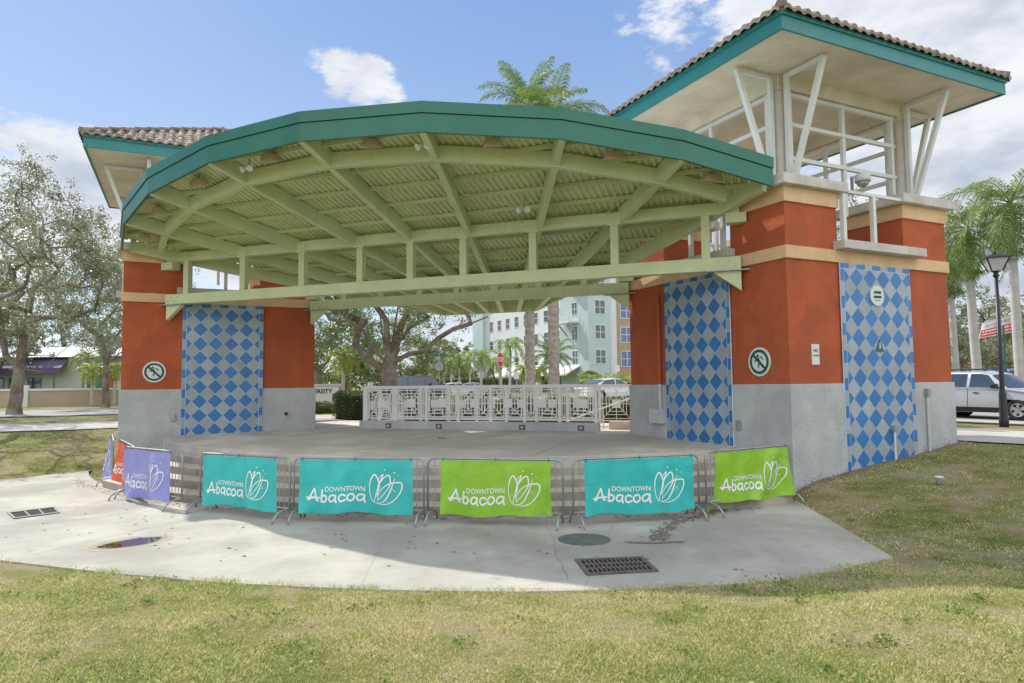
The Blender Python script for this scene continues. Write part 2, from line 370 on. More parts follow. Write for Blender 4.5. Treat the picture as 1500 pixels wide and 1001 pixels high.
# ================================================================ GROUND
RC = 7.8                       # all stage arcs are centred on (0, RC)
def sst(x, a, b):
    t = np.clip((x-a)/(b-a), 0, 1); return t*t*(3-2*t)
YO = [(-10.45, -7.1), (-9.6, -7.9), (-8.5, -8.8), (-7, -9.6), (-5, -10.3), (-3, -10.75), (-1.26, -10.94), (.63, -10.96), (2.28, -10.9), (3.63, -10.71), (4.85, -10.47), (6, -10.16), (7.1, -9.74), (8.2, -9.2), (8.97, -8.72), (9.7, -8.0), (10.39, -7.18)]
def youter(x): return np.interp(x, [p[0] for p in YO], [p[1] for p in YO])
def sides(x, y): return (np.abs(x)-9.45-(-2.9-y)*.22)/1.024
def ground(x, y):
    x = np.asarray(x, float); y = np.asarray(y, float)
    d = (youter(x)-y)*.92
    front = np.where(d > 0, -.012+.085*np.clip(d, 0, 14)*sst(d, -.2, 1.6), -.07)
    # side line from (9.5,-3.2) to (10.6,-7.6); beyond it the lawn climbs towards the streets
    ax = np.abs(x); ds = sides(x, y)
    uu = (ax+y)*S2
    rise = np.maximum(.86*np.clip((uu-4)/7.2, 0, 1), .86*sst(y, 1.5, 5))
    side = np.where(ds > 0, -.03+rise*sst(ds, -.3, .9), -.07)
    side = np.where(y > -2.9, rise*sst(ax, 9.35, 9.75)-.07*(1-sst(ax, 9.3, 9.8)), side)
    side = np.where((ax < 9.4) & (y < -.5), -.07, side)
    side = np.where((ax < 9.4) & (y >= -.5), np.maximum(side, .3), side)
    side = np.where(y > 5, np.maximum(side, .86), side)
    h = np.maximum(front, side)
    h = h+.32*sst(y, 12, 26)*sst(x, -22, -10)
    lump = .03*np.sin(x*1.3+y*.7)*np.sin(y*1.1-x*.4)*sst(np.maximum(d, ds), .5, 3)*(1-sst(y, 2, 6))
    return h+lump
xs = np.concatenate([[-600, -350, -200, -120, -80, -60, -50], np.arange(-42, -15.2, .8), np.arange(-15, 22, .22), np.arange(22.2, 34, .8), [36, 40, 46, 60, 80, 120, 200, 350, 600]])
ys = np.concatenate([[-300, -150, -80, -50, -35, -28, -24], np.arange(-22, 8, .22), np.arange(8, 32, .8), [34, 38, 45, 60, 80, 120, 200, 350, 700]])
gx, gy = np.meshgrid(xs, ys); gz = ground(gx, gy)
nx, ny = len(xs), len(ys)
V_ = np.stack([gx.ravel(), gy.ravel(), gz.ravel()], 1)
i, j = np.meshgrid(np.arange(nx-1), np.arange(ny-1)); a = (j*nx+i).ravel()
lawn = npmesh('lawn', V_, np.stack([a, a+1, a+1+nx, a+nx], 1), M['lawn']); tag(lawn, kind='structure')
lawn.data.polygons.foreach_set('use_smooth', [True]*len(lawn.data.polygons))
# forecourt paving (a ring sector)
mb = MB(); N = 96; pts = []
for k in range(N+1):
    s = -1+2*k/N; a0 = R(41.3)*s; ix_, iy_ = 14.35*math.sin(a0), RC-14.35*math.cos(a0); ox_ = 10.39*s; oy_ = float(youter(ox_))
    if k in (0, N): ix_, iy_ = 9.45*s, -2.9
    for f_ in (0, .3, .6, 1, 1): pts.append((ix_+(ox_-ix_)*f_, iy_+(oy_-iy_)*f_, 0))
    pts[-1] = (pts[-1][0], pts[-1][1], -.15)
fs = [(k*5+q, k*5+q+1, (k+1)*5+q+1, (k+1)*5+q) for k in range(N) for q in range(4)]
mb.add(pts, fs)
for sgn in (-1, 1):
    i0 = 0 if sgn < 0 else N*5
    q = [pts[i0+z] for z in range(4)]
    mb.add(q+[(x, y, -.15) for x, y, z in q], [(z, z+1, z+5, z+4) for z in range(3)])
tag(mb.build('forecourt_paving', M['concrete']), kind='structure')
# paving joints and hairline cracks, as thin dark seams
mb = MB()
for deg in (-24, -3.6, 20.5):
    p = []
    for k in range(24):
        rr = 14.5+(18.5-14.5)*k/23; a_ = R(deg)+.0009*math.sin(k*1.7+deg)+.0012*math.sin(k*.6+deg)
        p.append((rr*math.sin(a_), RC-rr*math.cos(a_)))
    wd = .0035
    mb.add([(x-wd, y, .004) for x, y in p]+[(x+wd, y, .004) for x, y in p], [(k, k+1, 24+k+1, 24+k) for k in range(23)])
tag(mb.build('paving_joints', M['seam']), kind='structure')
# dried mud and leaf litter below the right barricades, leaf specks
mt, t, b = base_mat('mud_stain'); g_ = t.new('ShaderNodeNewGeometry')
t.inp(b.inputs['Base Color'], (.19, .155, .12, 1)); b.inputs['Roughness'].default_value = .95
tc = t.new('ShaderNodeTexCoord'); o_ = t.new('ShaderNodeVectorMath', operation='LENGTH'); t.l.new(tc.outputs['Object'], o_.inputs[0])
M['mud'] = mt
def mud(name, path, wid, n, mtl, label):
    vs = []; fs = []
    for k in range(n):
        s = random.random()*(len(path)-1); i_ = int(s); f_ = s-i_
        x = path[i_][0]*(1-f_)+path[i_+1][0]*f_+random.gauss(0, wid); y = path[i_][1]*(1-f_)+path[i_+1][1]*f_+random.gauss(0, wid*.8)
        q = random.uniform(.008, .045); o_ = len(vs); an = random.random()*6
        for z in range(5):
            r_ = q*random.uniform(.5, 1.1); vs.append((x+r_*math.cos(an+z*1.256), y+r_*.8*math.sin(an+z*1.256), .005+.004*random.random()))
        fs.append(tuple(range(o_, o_+5)))
    mb = MB(); mb.add(vs, fs); return tag(mb.build(name, mtl), label, kind='stuff')
g1 = [G(x, y, 0) for x, y in ((1110, 737), (1060, 745), (1020, 757), (985, 768), (966, 782), (960, 792))]
mud('leaf_litter', [(p.x, p.y) for p in g1], .075, 700, M['mud'], 'damp brown mud and leaf litter trailing across the paving')
g1 = [G(x, y, 0) for x, y in ((920, 795), (955, 796), (1000, 794))]
mud('leaf_litter', [(p.x, p.y) for p in g1], .03, 220, M['mud'], 'thin dark smear of mud beside the round manhole cover')
g1 = [(14.7*math.sin(R(a_)), RC-14.7*math.cos(R(a_))) for a_ in range(-36, 38, 4)]
mud('leaf_litter', g1, .10, 500, M['mud'], 'small dead leaves and grit gathered along the bottom step')
for k in range(1):
    p_ = [(random.uniform(-6, 9), random.uniform(-10.3, -7)) for z in range(60)]
    mud('leaf_litter', p_, .5, 110, M['mud'], 'scattered dark leaf specks on the pale paving')
# soil strip along the right tower foot
mb = MB(); K = 40
A = Vector((7.42+5.7361/2*S2, -5.7361/2*S2, 0)); U = Vector((S2, S2, 0)); Vv = Vector((-S2, S2, 0))
L1, L2 = 5.7361, 5.5212
for k in range(K+1):
    s = -.6+6.4*k/K
    for q, dz in ((.15, .02), (-.10-.10*abs(math.sin(k*1.3)), .02), (-.22-.22*abs(math.sin(k*.9+1)), -.02)):
        p = A+U*s+Vv*q; mb.v.append((p.x, p.y, float(ground(p.x, p.y))+dz+.006*math.sin(k*5.1)))
for k in range(K):
    for q in range(2): mb.f.append((k*3+q, k*3+q+1, k*3+q+4, k*3+q+3)); mb.mi.append(0)
tag(mb.build('soil_strip', M['soil']), kind='structure')
# streets and walks: u runs right-and-away, v runs left-and-away
def UV(u, v, z=0): return Vector(((u-v)*S2, (u+v)*S2, z))
def strip(name, u0, u1, v0, v1, mt, z, dz=.0, nseg=60, thick=.0):
    mb = MB(); long_u = abs(u1-u0) > abs(v1-v0)
    pts = []
    for k in range(nseg+1):
        f = k/nseg
        a_, b_ = ((u0+(u1-u0)*f, v0), (u0+(u1-u0)*f, v1)) if long_u else ((u0, v0+(v1-v0)*f), (u1, v0+(v1-v0)*f))
        for q in range(5):
            uu = a_[0]+(b_[0]-a_[0])*q/4; vv = a_[1]+(b_[1]-a_[1])*q/4
            p = UV(uu, vv); pts.append((p.x, p.y, float(ground(p.x, p.y))+z))
    mb.add(pts, [(k*5+q, k*5+q+1, (k+1)*5+q+1, (k+1)*5+q) for k in range(nseg) for q in range(4)])
    return tag(mb.build(name, mt), kind='structure')
strip('sidewalk', -120, 14.9, 10.9, 16.6, M['walk'], .035, nseg=200)
strip('street', -160, 200, 25.4, 37, M['asphalt'], .03, nseg=160)
strip('street', 18.2, 30, -90, 25.2, M['asphalt'], .03, nseg=160)
strip('sidewalk', 10.95, 14.9, -60, 10.7, M['walk'], .035, nseg=140)
strip('path', 1.0, 3.6, 15.8, 25.2, M['brick'], .02)
strip('path', 3.0, 9.4, 3.0, 11.2, M['brick'], .02, nseg=20)
# kerbs
for (u0, u1, v0, v1) in ((-160, 17.6, 25.0, 25.3), (-160, 200, 37.1, 37.45), (17.7, 18.1, -90, 25.0), (30.1, 30.4, -90, 25.0)):
    strip('kerb', u0, u1, v0, v1, M['kerb'], .10)

# ================================================================ STAGE
zdeck = lambda x, y: .885+.012*y
def arc(Rr, x0, x1, n=60):
    a0 = math.asin(x0/Rr); a1 = math.asin(x1/Rr)
    return [(Rr*math.sin(a0+(a1-a0)*k/n), RC-Rr*math.cos(a0+(a1-a0)*k/n)) for k in range(n+1)]
st = thing('stage', 'round fronted grey concrete stage with shallow steps between the two towers', 'stage', (0, 0, 0))
fr = arc(12.5, -7.75, 7.75)
poly = [(-8.35, -.80)]+[(-8.05, -1.45)]+fr+[(8.05, -1.45), (8.35, -.80), (9.2, .6), (7.0, 6.2), (-7.0, 6.2), (-9.2, .6)]
MB().prism(poly, -.1, zdeck).build('deck', M['deck'], st, bevel=.015)
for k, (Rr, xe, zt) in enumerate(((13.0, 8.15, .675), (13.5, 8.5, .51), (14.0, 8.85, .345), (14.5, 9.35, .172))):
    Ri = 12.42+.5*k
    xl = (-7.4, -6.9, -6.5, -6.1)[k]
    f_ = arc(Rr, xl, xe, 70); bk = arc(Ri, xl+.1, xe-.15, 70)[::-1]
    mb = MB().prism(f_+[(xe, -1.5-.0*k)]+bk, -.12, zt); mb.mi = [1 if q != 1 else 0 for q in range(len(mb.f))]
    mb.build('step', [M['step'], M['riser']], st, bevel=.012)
# thin bright arris on the deck edge joint lines
mb = MB()
for yy in (-2.6, -.4, 1.8):
    mb.add([(-6.6, yy, zdeck(0, yy)+.003), (6.6, yy, zdeck(0, yy)+.003), (6.6, yy+.012, zdeck(0, yy)+.003), (-6.6, yy+.012, zdeck(0, yy)+.003)], [(0, 1, 2, 3)])
for xx in (-4.2, 0, 4.2):
    mb.add([(xx, -3.5, zdeck(0, -3.5)+.003), (xx+.012, -3.5, zdeck(0, -3.5)+.003), (xx+.012, 4, zdeck(0, 4)+.003), (xx, 4, zdeck(0, 4)+.003)], [(0, 1, 2, 3)])
mb.build('joint', M['dark'], st)
p = G(647, 643, .86); MB().lathe([(.13, 0), (.13, .006)], 20, (p.x, p.y, zdeck(p.x, p.y)+.001)).build('floor_socket', M['iron'], st)

# ================================================================ TOWERS
def TW(side):
    sx = 1 if side > 0 else -1
    def f(p):      # p=(along u, along v, z)
        q = A+U*p[0]+Vv*p[1]; return Vector((q.x*sx, q.y, p[2]))
    return f
CCOL = .65
ZB0, ZB1, ZU0, ZU1, ZC1 = 5.02, 5.30, 6.26, 6.60, 6.83
def clip_poly(poly, x0, x1, y0, y1):
    def cl(pl, ins, itx):
        out = []
        for i in range(len(pl)):
            a, b = pl[i-1], pl[i]
            if ins(b):
                if not ins(a): out.append(itx(a, b))
                out.append(b)
            elif ins(a): out.append(itx(a, b))
        return out
    def ix(v): return lambda a, b: (v, a[1]+(b[1]-a[1])*(v-a[0])/(b[0]-a[0]))
    def iy(v): return lambda a, b: (a[0]+(b[0]-a[0])*(v-a[1])/(b[1]-a[1]), v)
    for ins, itx in ((lambda p: p[0] >= x0, ix(x0)), (lambda p: p[0] <= x1, ix(x1)), (lambda p: p[1] >= y0, iy(y0)), (lambda p: p[1] <= y1, iy(y1))):
        poly = cl(poly, ins, itx)
        if len(poly) < 3: return []
    return poly
def tile_panel(root, face, half, z0, z1, phase, xf):
    # face(s, off, z) -> local tower coordinates; s measured from the panel centre
    mb = MB(); mb.xf = xf; w = .457; e = .0065
    ct = 0
    mb.add([face(-half, .020, z0), face(half, .020, z0), face(half, .020, z1), face(-half, .020, z1), face(-half, -.01, z0), face(half, -.01, z0), face(half, -.01, z1), face(-half, -.01, z1)],
           [(0, 1, 2, 3), (0, 4, 5, 1), (1, 5, 6, 2), (2, 6, 7, 3), (3, 7, 4, 0)], 2)
    bw = .125; f0, f1, g0, g1 = -half+bw, half-bw, z0, z1-bw
    for a_ in range(-16, 17):
        for b_ in range(-16, 17):
            cx = (a_+b_)*w/2; cz = phase+(a_-b_)*w/2
            if abs(cx) > half+w or cz < z0-w or cz > z1+w: continue
            h = w/2-e
            for q in (0,):
                pl = clip_poly([(cx-h, cz), (cx, cz-h), (cx+h, cz), (cx, cz+h)], f0+e/2, f1-e/2, g0, g1-e/2)
            if len(pl) < 3: continue
            blue = ((a_+b_) % 2 == 1)
            mb.add([face(x, .0245, z) for x, z in pl], [tuple(range(len(pl)))], 0 if blue else 1)
    # border blocks
    zz = z0; k = 0
    while zz < z1-bw:
        hgt = .285 if k % 2 == 0 else .33
        for s0, s1 in ((-half+.004, f0-.010), (f1+.010, half-.004)):
            mb.add([face(s0, .0245, zz+.004), face(s1, .0245, zz+.004), face(s1, .0245, min(zz+hgt, z1-bw)-.004), face(s0, .0245, min(zz+hgt, z1-bw)-.004)], [(0, 1, 2, 3)], k % 2)
        zz += hgt; k += 1
    ss = -half; k = 0
    while ss < half-.02:
        wd = .285 if k % 2 == 0 else .25; s1 = min(ss+wd, half)
        mb.add([face(ss+.004, .0245, z1-bw+.008), face(s1-.004, .0245, z1-bw+.008), face(s1-.004, .0245, z1-.004), face(ss+.004, .0245, z1-.004)], [(0, 1, 2, 3)], k % 2)
        ss += wd; k += 1
    return mb.build('tile_panel', [M['tile_blue'], M['tile_grey'], M['grout']], root, fix=False)
def tower(side, label):
    xf = TW(side); c0 = xf((L2/2, L1/2, 0))
    root = thing('stage_tower', label, 'tower', (c0.x, c0.y, 0), 'towers either side of the stage')
    def mk(): q = MB(); q.xf = xf; return q
    mk().box((-.045, -.045, -.4), (L2+.045, L1+.045, 2.31)).build('plinth', M['grey_stucco'], root, bevel=.02, fix=True)
    mk().box((0, 0, 2.31), (L2, L1, ZB0)).build('wall', M['red'], root, bevel=.01, fix=True)
    mk().box((-.05, -.05, ZB0), (L2+.05, L1+.05, ZB1)).build('band', M['cream'], root, bevel=.012, fix=True)
    g0, g1 = 1.61, 3.91; h0, h1 = 1.64, 4.10
    for (a0, a1) in ((0, g0), (g1, L2)):
        for (b0, b1) in ((0, h0), (h1, L1)):
            pr = mk().box((a0, b0, ZB1), (a1, b1, ZU0)).build('corner_pier', M['red'], root, bevel=.01, fix=True)
            mk().box((a0-.045, b0-.045, ZU0), (a1+.045, b1+.045, ZU1)).build('trim', M['cream'], pr, bevel=.01, fix=True)
            mk().box((a0-.2, b0-.2, ZU1), (a1+.2, b1+.2, ZC1)).build('cap', M['cap'], pr, bevel=.02, fix=True)
    # low walls between the piers are open; sill slabs stick out of the band
    for bx in (((g0-.13, -.30, ZB1), (g1+.42, .5, ZB1+.2)), ((-.24, h0-.15, ZB1), (.5, h1+.15, ZB1+.2)),
               ((g0-.1, L1-.5, ZB1), (g1+.1, L1+.25, ZB1+.2)), ((L2-.5, h0-.1, ZB1), (L2+.25, h1+.1, ZB1+.2))):
        mk().box(*bx).build('sill', M['cap'], root, bevel=.015, fix=True)
    # guard posts on the sills and a rail between the piers
    for pts in (((g0+.10, -.1), (2.72, -.1)), ((-.1, h0+.12), (-.1, 2.9)), ((2.0, L1+.1), (3.3, L1+.1))):
        for (x, y) in pts: mk().box((x-.05, y-.05, ZB1+.2), (x+.05, y+.05, 6.62)).build('guard_post', M['white_steel'], root)
    for p0, p1 in (((g0, -.1, 6.62), (g1, -.1, 6.62)), ((-.1, h0, 6.62), (-.1, h1, 6.62)), ((g0, L1+.1, 6.62), (g1, L1+.1, 6.62))):
        mk().beam(p0, p1, .07, .07).build('guard_rail', M['white_steel'], root)
    ZS = 9.40
    cols = [(CCOL, CCOL, -1, -1), (L2-CCOL, CCOL, 1, -1), (CCOL, L1-CCOL, -1, 1), (L2-CCOL, L1-CCOL, 1, 1)]
    for x, y, sx, sy in cols:
        mk().lathe([(.14, ZC1-.01), (.14, ZS-.36)], 20, (x, y, 0)).build('column', M['cap'], root, smooth=False)
        mk().box((x-.16, y-.16, ZS-.36), (x+.16, y+.16, ZS-.30)).build('column_head', M['soffit'], root)
        for dx, dy in ((sx, 0), (0, sy)):
            ix, iy = x+dx*.25, y+dy*.25; ox, oy = x+dx*1.26, y+dy*1.26
            br = mk().bar((ix, iy, ZC1), (ix, iy, ZS-.02), .10).build('bracket', M['white_steel'], root)
            mk().bar((ix, iy, ZS-.07), (ox, oy, ZS-.07), .085).build('arm', M['white_steel'], br)
            mk().bar((ix+dx*.10, iy+dy*.10, ZC1), (ox, oy, ZS-.05), .105).build('strut', M['white_steel'], br)
    # ring beam under the soffit
    rb = mk(); c, d = CCOL, .13
    rb.box((c-d, c-d, ZS-.30), (L2-c+d, c+d, ZS+.06)); rb.box((c-d, L1-c-d, ZS-.30), (L2-c+d, L1-c+d, ZS+.06))
    rb.box((c-d, c+d, ZS-.297), (c+d, L1-c-d, ZS+.057)); rb.box((L2-c-d, c+d, ZS-.297), (L2-c+d, L1-c-d, ZS+.057))
    rb.build('ring_beam', M['soffit'], root, fix=True)
    # white grids between the columns
    def grid(pf, s0, s1):
        a_ = s0+.32; b_ = s1-.32; fo = None
        for e_ in (a_, b_):
            fr = mk(); fr.box(*sorted2(pf(e_-.05, -.05), pf(e_+.05, .05), ZC1-.2, ZS-.30))
            o_ = fr.build('grid_post', M['white_steel'], root, fix=True); fo = fo or o_
        mm = (a_+b_)/2
        q = mk(); q.box(*sorted2(pf(mm-.05, -.045), pf(mm+.05, .045), ZC1-.5, ZS-.3)); q.build('mullion', M['white_steel'], fo, fix=True)
        for z in (7.52, 8.32, 9.03):
            q = mk(); q.box(*sorted2(pf(a_-.10, -.06), pf(b_+.10, .035), z-.045, z+.045)); q.build('crossbar', M['white_steel'], fo, fix=True)
    def sorted2(p, q, z0, z1): return (min(p[0], q[0]), min(p[1], q[1]), z0), (max(p[0], q[0]), max(p[1], q[1]), z1)
    grid(lambda s, o: (s, CCOL+o), CCOL, L2-CCOL); grid(lambda s, o: (s, L1-CCOL+o), CCOL, L2-CCOL)
    grid(lambda s, o: (CCOL+o, s), CCOL, L1-CCOL); grid(lambda s, o: (L2-CCOL+o, s), CCOL, L1-CCOL)
    # roof
    r0, r1, q0, q1 = -1.03, L2+1.03, -1.03, L1+1.03
    rf = mk().box((r0+.05, q0+.05, ZS+.02), (r1-.05, q1-.05, ZS+.08)).build('roof', M['soffit'], root, fix=True)
    fm = mk()
    for z0, z1, ex in ((ZS-.02, ZS+.27, 0), (ZS+.27, ZS+.36, .035)):
        fm.box((r0-ex, q0-ex, z0), (r1+ex, q0+.05, z1)); fm.box((r0-ex, q1-.05, z0), (r1+ex, q1+ex, z1))
        fm.box((r0-ex, q0+.05, z0), (r0+.05, q1-.05, z1)); fm.box((r1-.05, q0+.05, z0), (r1+ex, q1-.05, z1))
    fm.build('fascia', M['teal'], rf, fix=True)
    # barrel tiles on the four hips
    cx, cy = L2/2, L1/2; ZA = 11.72; z_e = ZS+.37
    mb = mk(); pitch = .27; run = .36
    def hip(o, ex, ey, W, Dp):
        # o: eave midpoint, ex along the eave, ey inwards; W eave length, Dp inward depth
        rise = (ZA-z_e)/Dp; ncol = int(W/pitch); prof = [(-.5, 0), (-.36, .0), (-.25, .055), (-.1, .085), (.08, .085), (.25, .05), (.36, 0), (.5, -.012)]
        pt = W/ncol
        for c_ in range(ncol):
            xc = -W/2+(c_+.5)*pt
            lim = Dp*(1-abs(xc)/(W/2))
            nr = max(1, int(math.ceil((lim+.1)/run)))
            for r_ in range(nr):
                y0 = -.07+r_*run; y1 = min(y0+run+.05, lim+.08)
                if y1 <= y0: continue
                jit = random.uniform(-.012, .012)
                vs = []
                for (a_, hh) in prof:
                    x = xc+a_*pt
                    for yy, ad in ((y0, .045), (y1, .012)):
                        z = z_e+yy*rise+hh+ad+jit; q = o+ex*x+ey*yy; vs.append((q.x, q.y, z))
                    q = o+ex*x+ey*y0; vs.append((q.x, q.y, z_e+y0*rise+hh*.6-.02))
                n = len(prof); fs = []
                for k in range(n-1): fs.append((k*3, (k+1)*3, (k+1)*3+1, k*3+1)); fs.append((k*3+2, (k+1)*3+2, (k+1)*3, k*3))
                mb.add(vs, fs)
    X, Y = Vector((1, 0, 0)), Vector((0, 1, 0))
    Wx, Wy = r1-r0+.1, q1-q0+.1
    hip(Vector((cx, q0-.05, 0)), X, Y, Wx, Wy/2); hip(Vector((cx, q1+.05, 0)), X, -Y, Wx, Wy/2)
    hip(Vector((r0-.05, cy, 0)), Y, X, Wy, Wx/2); hip(Vector((r1+.05, cy, 0)), Y, -X, Wy, Wx/2)
    mb.build('roof_tiles', M['tile_roof'], rf, smooth=False)
    mb = mk()
    for (x, y) in ((r0-.05, q0-.05), (r1+.05, q0-.05), (r0-.05, q1+.05), (r1+.05, q1+.05)):
        p0 = Vector((x, y, z_e+.05)); p1 = Vector((cx, cy, ZA+.06)); n = 12
        for k in range(n):
            a_ = p0.lerp(p1, k/n); b_ = p0.lerp(p1, (k+1.15)/n); mb.tube([a_, b_], [.125, .10], 8)
    mb.build('ridge_tiles', M['tile_roof'], rf, smooth=False)
    us = mk(); us.add([(r0, q0, z_e-.02), (r1, q0, z_e-.02), (r1, q1, z_e-.02), (r0, q1, z_e-.02), (cx, cy, ZA-.04)], [(0, 1, 4), (1, 2, 4), (2, 3, 4), (3, 0, 4), (3, 2, 1, 0)])
    us.build('roof_deck', M['tile_roof'], rf)
    # tile panels
    hw = 1.2066
    tile_panel(root, lambda s, o, z: (-o-.045+.0 if z < -99 else -o-.04, L1/2+s, z), hw, .80 if side > 0 else .80, ZB0-.0, -1.15+EYE, xf)
    tile_panel(root, lambda s, o, z: (2.80+s, -o-.04, z), hw, .30, ZB0, -1.10+EYE+.0, xf)
    return root, xf
twR, xfR = tower(1, 'red and grey stuccoed tower on the right with blue diamond tiles, nearest the lamp post')
twL, xfL = tower(-1, 'red and grey stuccoed tower on the left, beyond the lavender banner')

# ---- things fixed to the towers
def disc(mb, face, c, r0, r1, o0, o1, n=40, mi=0, a0=0, a1=2*math.pi):
    # ring (r0>0) or disc with thickness on a face function face(s, off, z)
    vs = []; fs = []
    for k in range(n):
        th = a0+(a1-a0)*k/n
        for r_, o_ in ((r1, o0), (r1, o1), (r0, o1)):
            vs.append(face(c[0]+r_*math.cos(th), o_, c[1]+r_*math.sin(th)))
    for k in range(n):
        k2 = (k+1) % n; fs.append((k*3, k2*3, k2*3+1, k*3+1)); fs.append((k*3+1, k2*3+1, k2*3+2, k*3+2))
    mb.add(vs, fs, mi)
def seg(mb, face, p, q, w, o, mi=0):
    d = Vector((q[0]-p[0], q[1]-p[1])); n = Vector((-d.y, d.x)).normalized()*w/2; L = []
    for a_, s_ in ((p, -1), (q, -1), (q, 1), (p, 1)): L.append(face(a_[0]+n.x*s_, o, a_[1]+n.y*s_))
    mb.add(L, [(0, 1, 2, 3)], mi)
faceS = lambda s, o, z: (-o, s, z)           # stage side of a tower
faceF = lambda s, o, z: (s, -o, z)           # lawn side of a tower
def no_climb(xf, s, z, mir, label):
    mb = MB(); mb.xf = xf; o_ = xf((0, s, z)); f = faceS
    root = thing('warning_sign', label, 'sign', tuple(o_), 'round no climbing signs')
    disc(mb, f, (s, z), .0, .325, 0, .020); mb.build('plate', M['sign_white'], root)
    mb = MB(); mb.xf = xf
    disc(mb, f, (s, z), .215, .275, .02, .026)
    m_ = mir
    seg(mb, f, (s+m_*.18, z+.165), (s-m_*.18, z-.165), .058, .0265)
    disc(mb, f, (s+m_*.045, z+.13), 0, .032, .02, .025, 14)
    for a_, b_, w_ in (((.03, .085), (-.02, -.03), .05), ((-.02, .10), (-.075, .105), .026), ((-.075, .105), (-.115, .04), .026), ((.05, .03), (.14, .02), .03),
                       ((0, -.02), (.03, -.13), .036), ((-.03, -.03), (-.10, -.12), .036)):
        seg(mb, f, (s+m_*a_[0], z+a_[1]), (s+m_*b_[0], z+b_[1]), w_, .0255)
    mb.build('pictogram', M['sign_green'], root)
no_climb(xfR, L1/2-2.035, .43+EYE, 1, 'round no climbing sign on the right tower, low on the red wall')
no_climb(xfL, L1/2-1.97, .47+EYE, -1, 'round no climbing sign on the left tower, above the grey base')
def letters(xf, face, s, z, txt, size, o, name, mt, parent, bold=.0):
    vs, fs = text_poly(txt, size, bold); mb = MB(); mb.xf = xf
    mb.add([face(s+x, o, z+y) for x, y in vs], fs); return mb.build(name, mt, parent)
mb = MB(); mb.xf = xfR; root = thing('notice_sign', 'small white rectangular notice with red writing on the red wall of the right tower', 'sign', tuple(xfR((.77, 0, 2.9))))
mb.box((.655, -.022, 2.72), (.885, 0, 3.17)); mb.build('plate', M['sign_white'], root, bevel=.006)
letters(xfR, faceF, .77, 3.03, 'NO', .085, .025, 'lettering', M['sign_green'], root, .003)
letters(xfR, faceF, .77, 2.92, 'LOITERING', .041, .025, 'lettering', M['sign_red'], root, .0025)
mb = MB(); mb.xf = xfR; root = thing('plaque', 'round white plaque with a dark emblem on the upper blue tiles', 'sign', tuple(xfR((2.79, 0, 4.32))))
mb2 = MB(); mb2.xf = xfR; disc(mb2, lambda s, o, z: (s, -o-.066, z), (2.77, 4.32), 0, .235, 0, .025); mb2.build('plate', M['sign_white'], root)
mb2 = MB(); mb2.xf = xfR; fo = lambda s, o, z: (s, -o-.066, z)
for (x0, x1, xa, xb, z0, z1) in ((-.14, .14, -.10, .11, 4.365, 4.425), (-.14, .14, -.13, .13, 4.26, 4.32)):
    mb2.add([fo(2.77+x0, .028, z0), fo(2.77+x1, .028, z0), fo(2.77+xb, .028, z1), fo(2.77+xa, .028, z1)], [(0, 1, 2, 3)])
mb2.add([fo(2.77-.10, .028, 4.205), fo(2.77+.10, .028, 4.205), fo(2.77+.10, .028, 4.218), fo(2.77-.10, .028, 4.218)], [(0, 1, 2, 3)])
mb2.build('emblem', M['sign_green'], root)
root = thing('warning_triangle', 'small dark teal triangle marker in the middle of the blue tiles', 'sign', tuple(xfR((2.79, 0, 3.2))))
mb2 = MB(); mb2.xf = xfR; tri = [(-.14, 3.03), (.14, 3.03), (0, 3.31)]
mb2.add([fo(2.79+x, .02, z) for x, z in tri]+[fo(2.79+x, 0, z) for x, z in tri], [(0, 1, 2), (0, 3, 4, 1), (1, 4, 5, 2), (2, 5, 3, 0)]); mb2.build('plate', M['door_green'], root)
mb2 = MB(); mb2.xf = xfR; mb2.add([fo(2.79-.022, .022, 3.10), fo(2.79+.022, .022, 3.10), fo(2.79+.012, .022, 3.23), fo(2.79-.012, .022, 3.23)], [(0, 1, 2, 3)]); mb2.build('mark', M['sign_white'], root)
# conduits
def conduit(name, label, parts, loc, group=None):
    root = thing(name, label, 'conduit', loc, group)
    for nm, mb, mt in parts: mb.build(nm, mt, root, bevel=.006 if nm == 'box' else 0)
def xm(xf): q = MB(); q.xf = xf; return q
conduit('electrical_conduit', 'tall grey pipe with a box on the grey base, right of the lawn side tiles',
        [('pipe', xm(xfR).tube([(4.41, -.09, .45), (4.41, -.09, 2.02)], .03, 8), M['plastic']), ('box', xm(xfR).box((4.35, -.15, 1.98), (4.47, -.045, 2.16)), M['galv'])], tuple(xfR((4.41, -.1, .5))))
conduit('electrical_conduit', 'short white pipe with a box standing in front of the lower blue tiles',
        [('pipe', xm(xfR).tube([(3.12, -.12, .25), (3.12, -.12, 1.25)], .022, 8), M['sign_white']), ('box', xm(xfR).box((3.07, -.17, 1.2), (3.18, -.07, 1.33)), M['galv'])], tuple(xfR((3.12, -.1, .4))))
s0 = L1/2
conduit('electrical_conduit', 'red painted pipe running down to a grey box beside the tiles facing the stage',
        [('pipe', xm(xfR).tube([(-.09, s0+1.44, 2.33), (-.09, s0+1.44, 4.75)], .045, 10), M['red']), ('pipe', xm(xfR).tube([(-.09, s0+1.44, 1.66), (-.09, s0+1.44, 2.33)], .045, 10), M['plastic']),
         ('box', xm(xfR).box((-.20, s0+1.27, 1.28), (-.045, s0+1.80, 1.67)), M['plastic'])], tuple(xfR((-.1, s0+1.44, 1.3))))
for xf, s, z, lb in ((xfR, s0-1.39, 1.37, 'small weathered outlet cover low on the right tower, beside its tiles'), (xfL, s0-1.42, 1.42, 'small outlet cover on the left tower base, left of the tiles')):
    tag(xm(xf).box((-.095, s-.07, z-.11), (-.045, s+.07, z+.11)).build('outlet_cover', M['galv'], org=tuple(xf((0, s, z))), bevel=.01), lb, 'outlet cover')
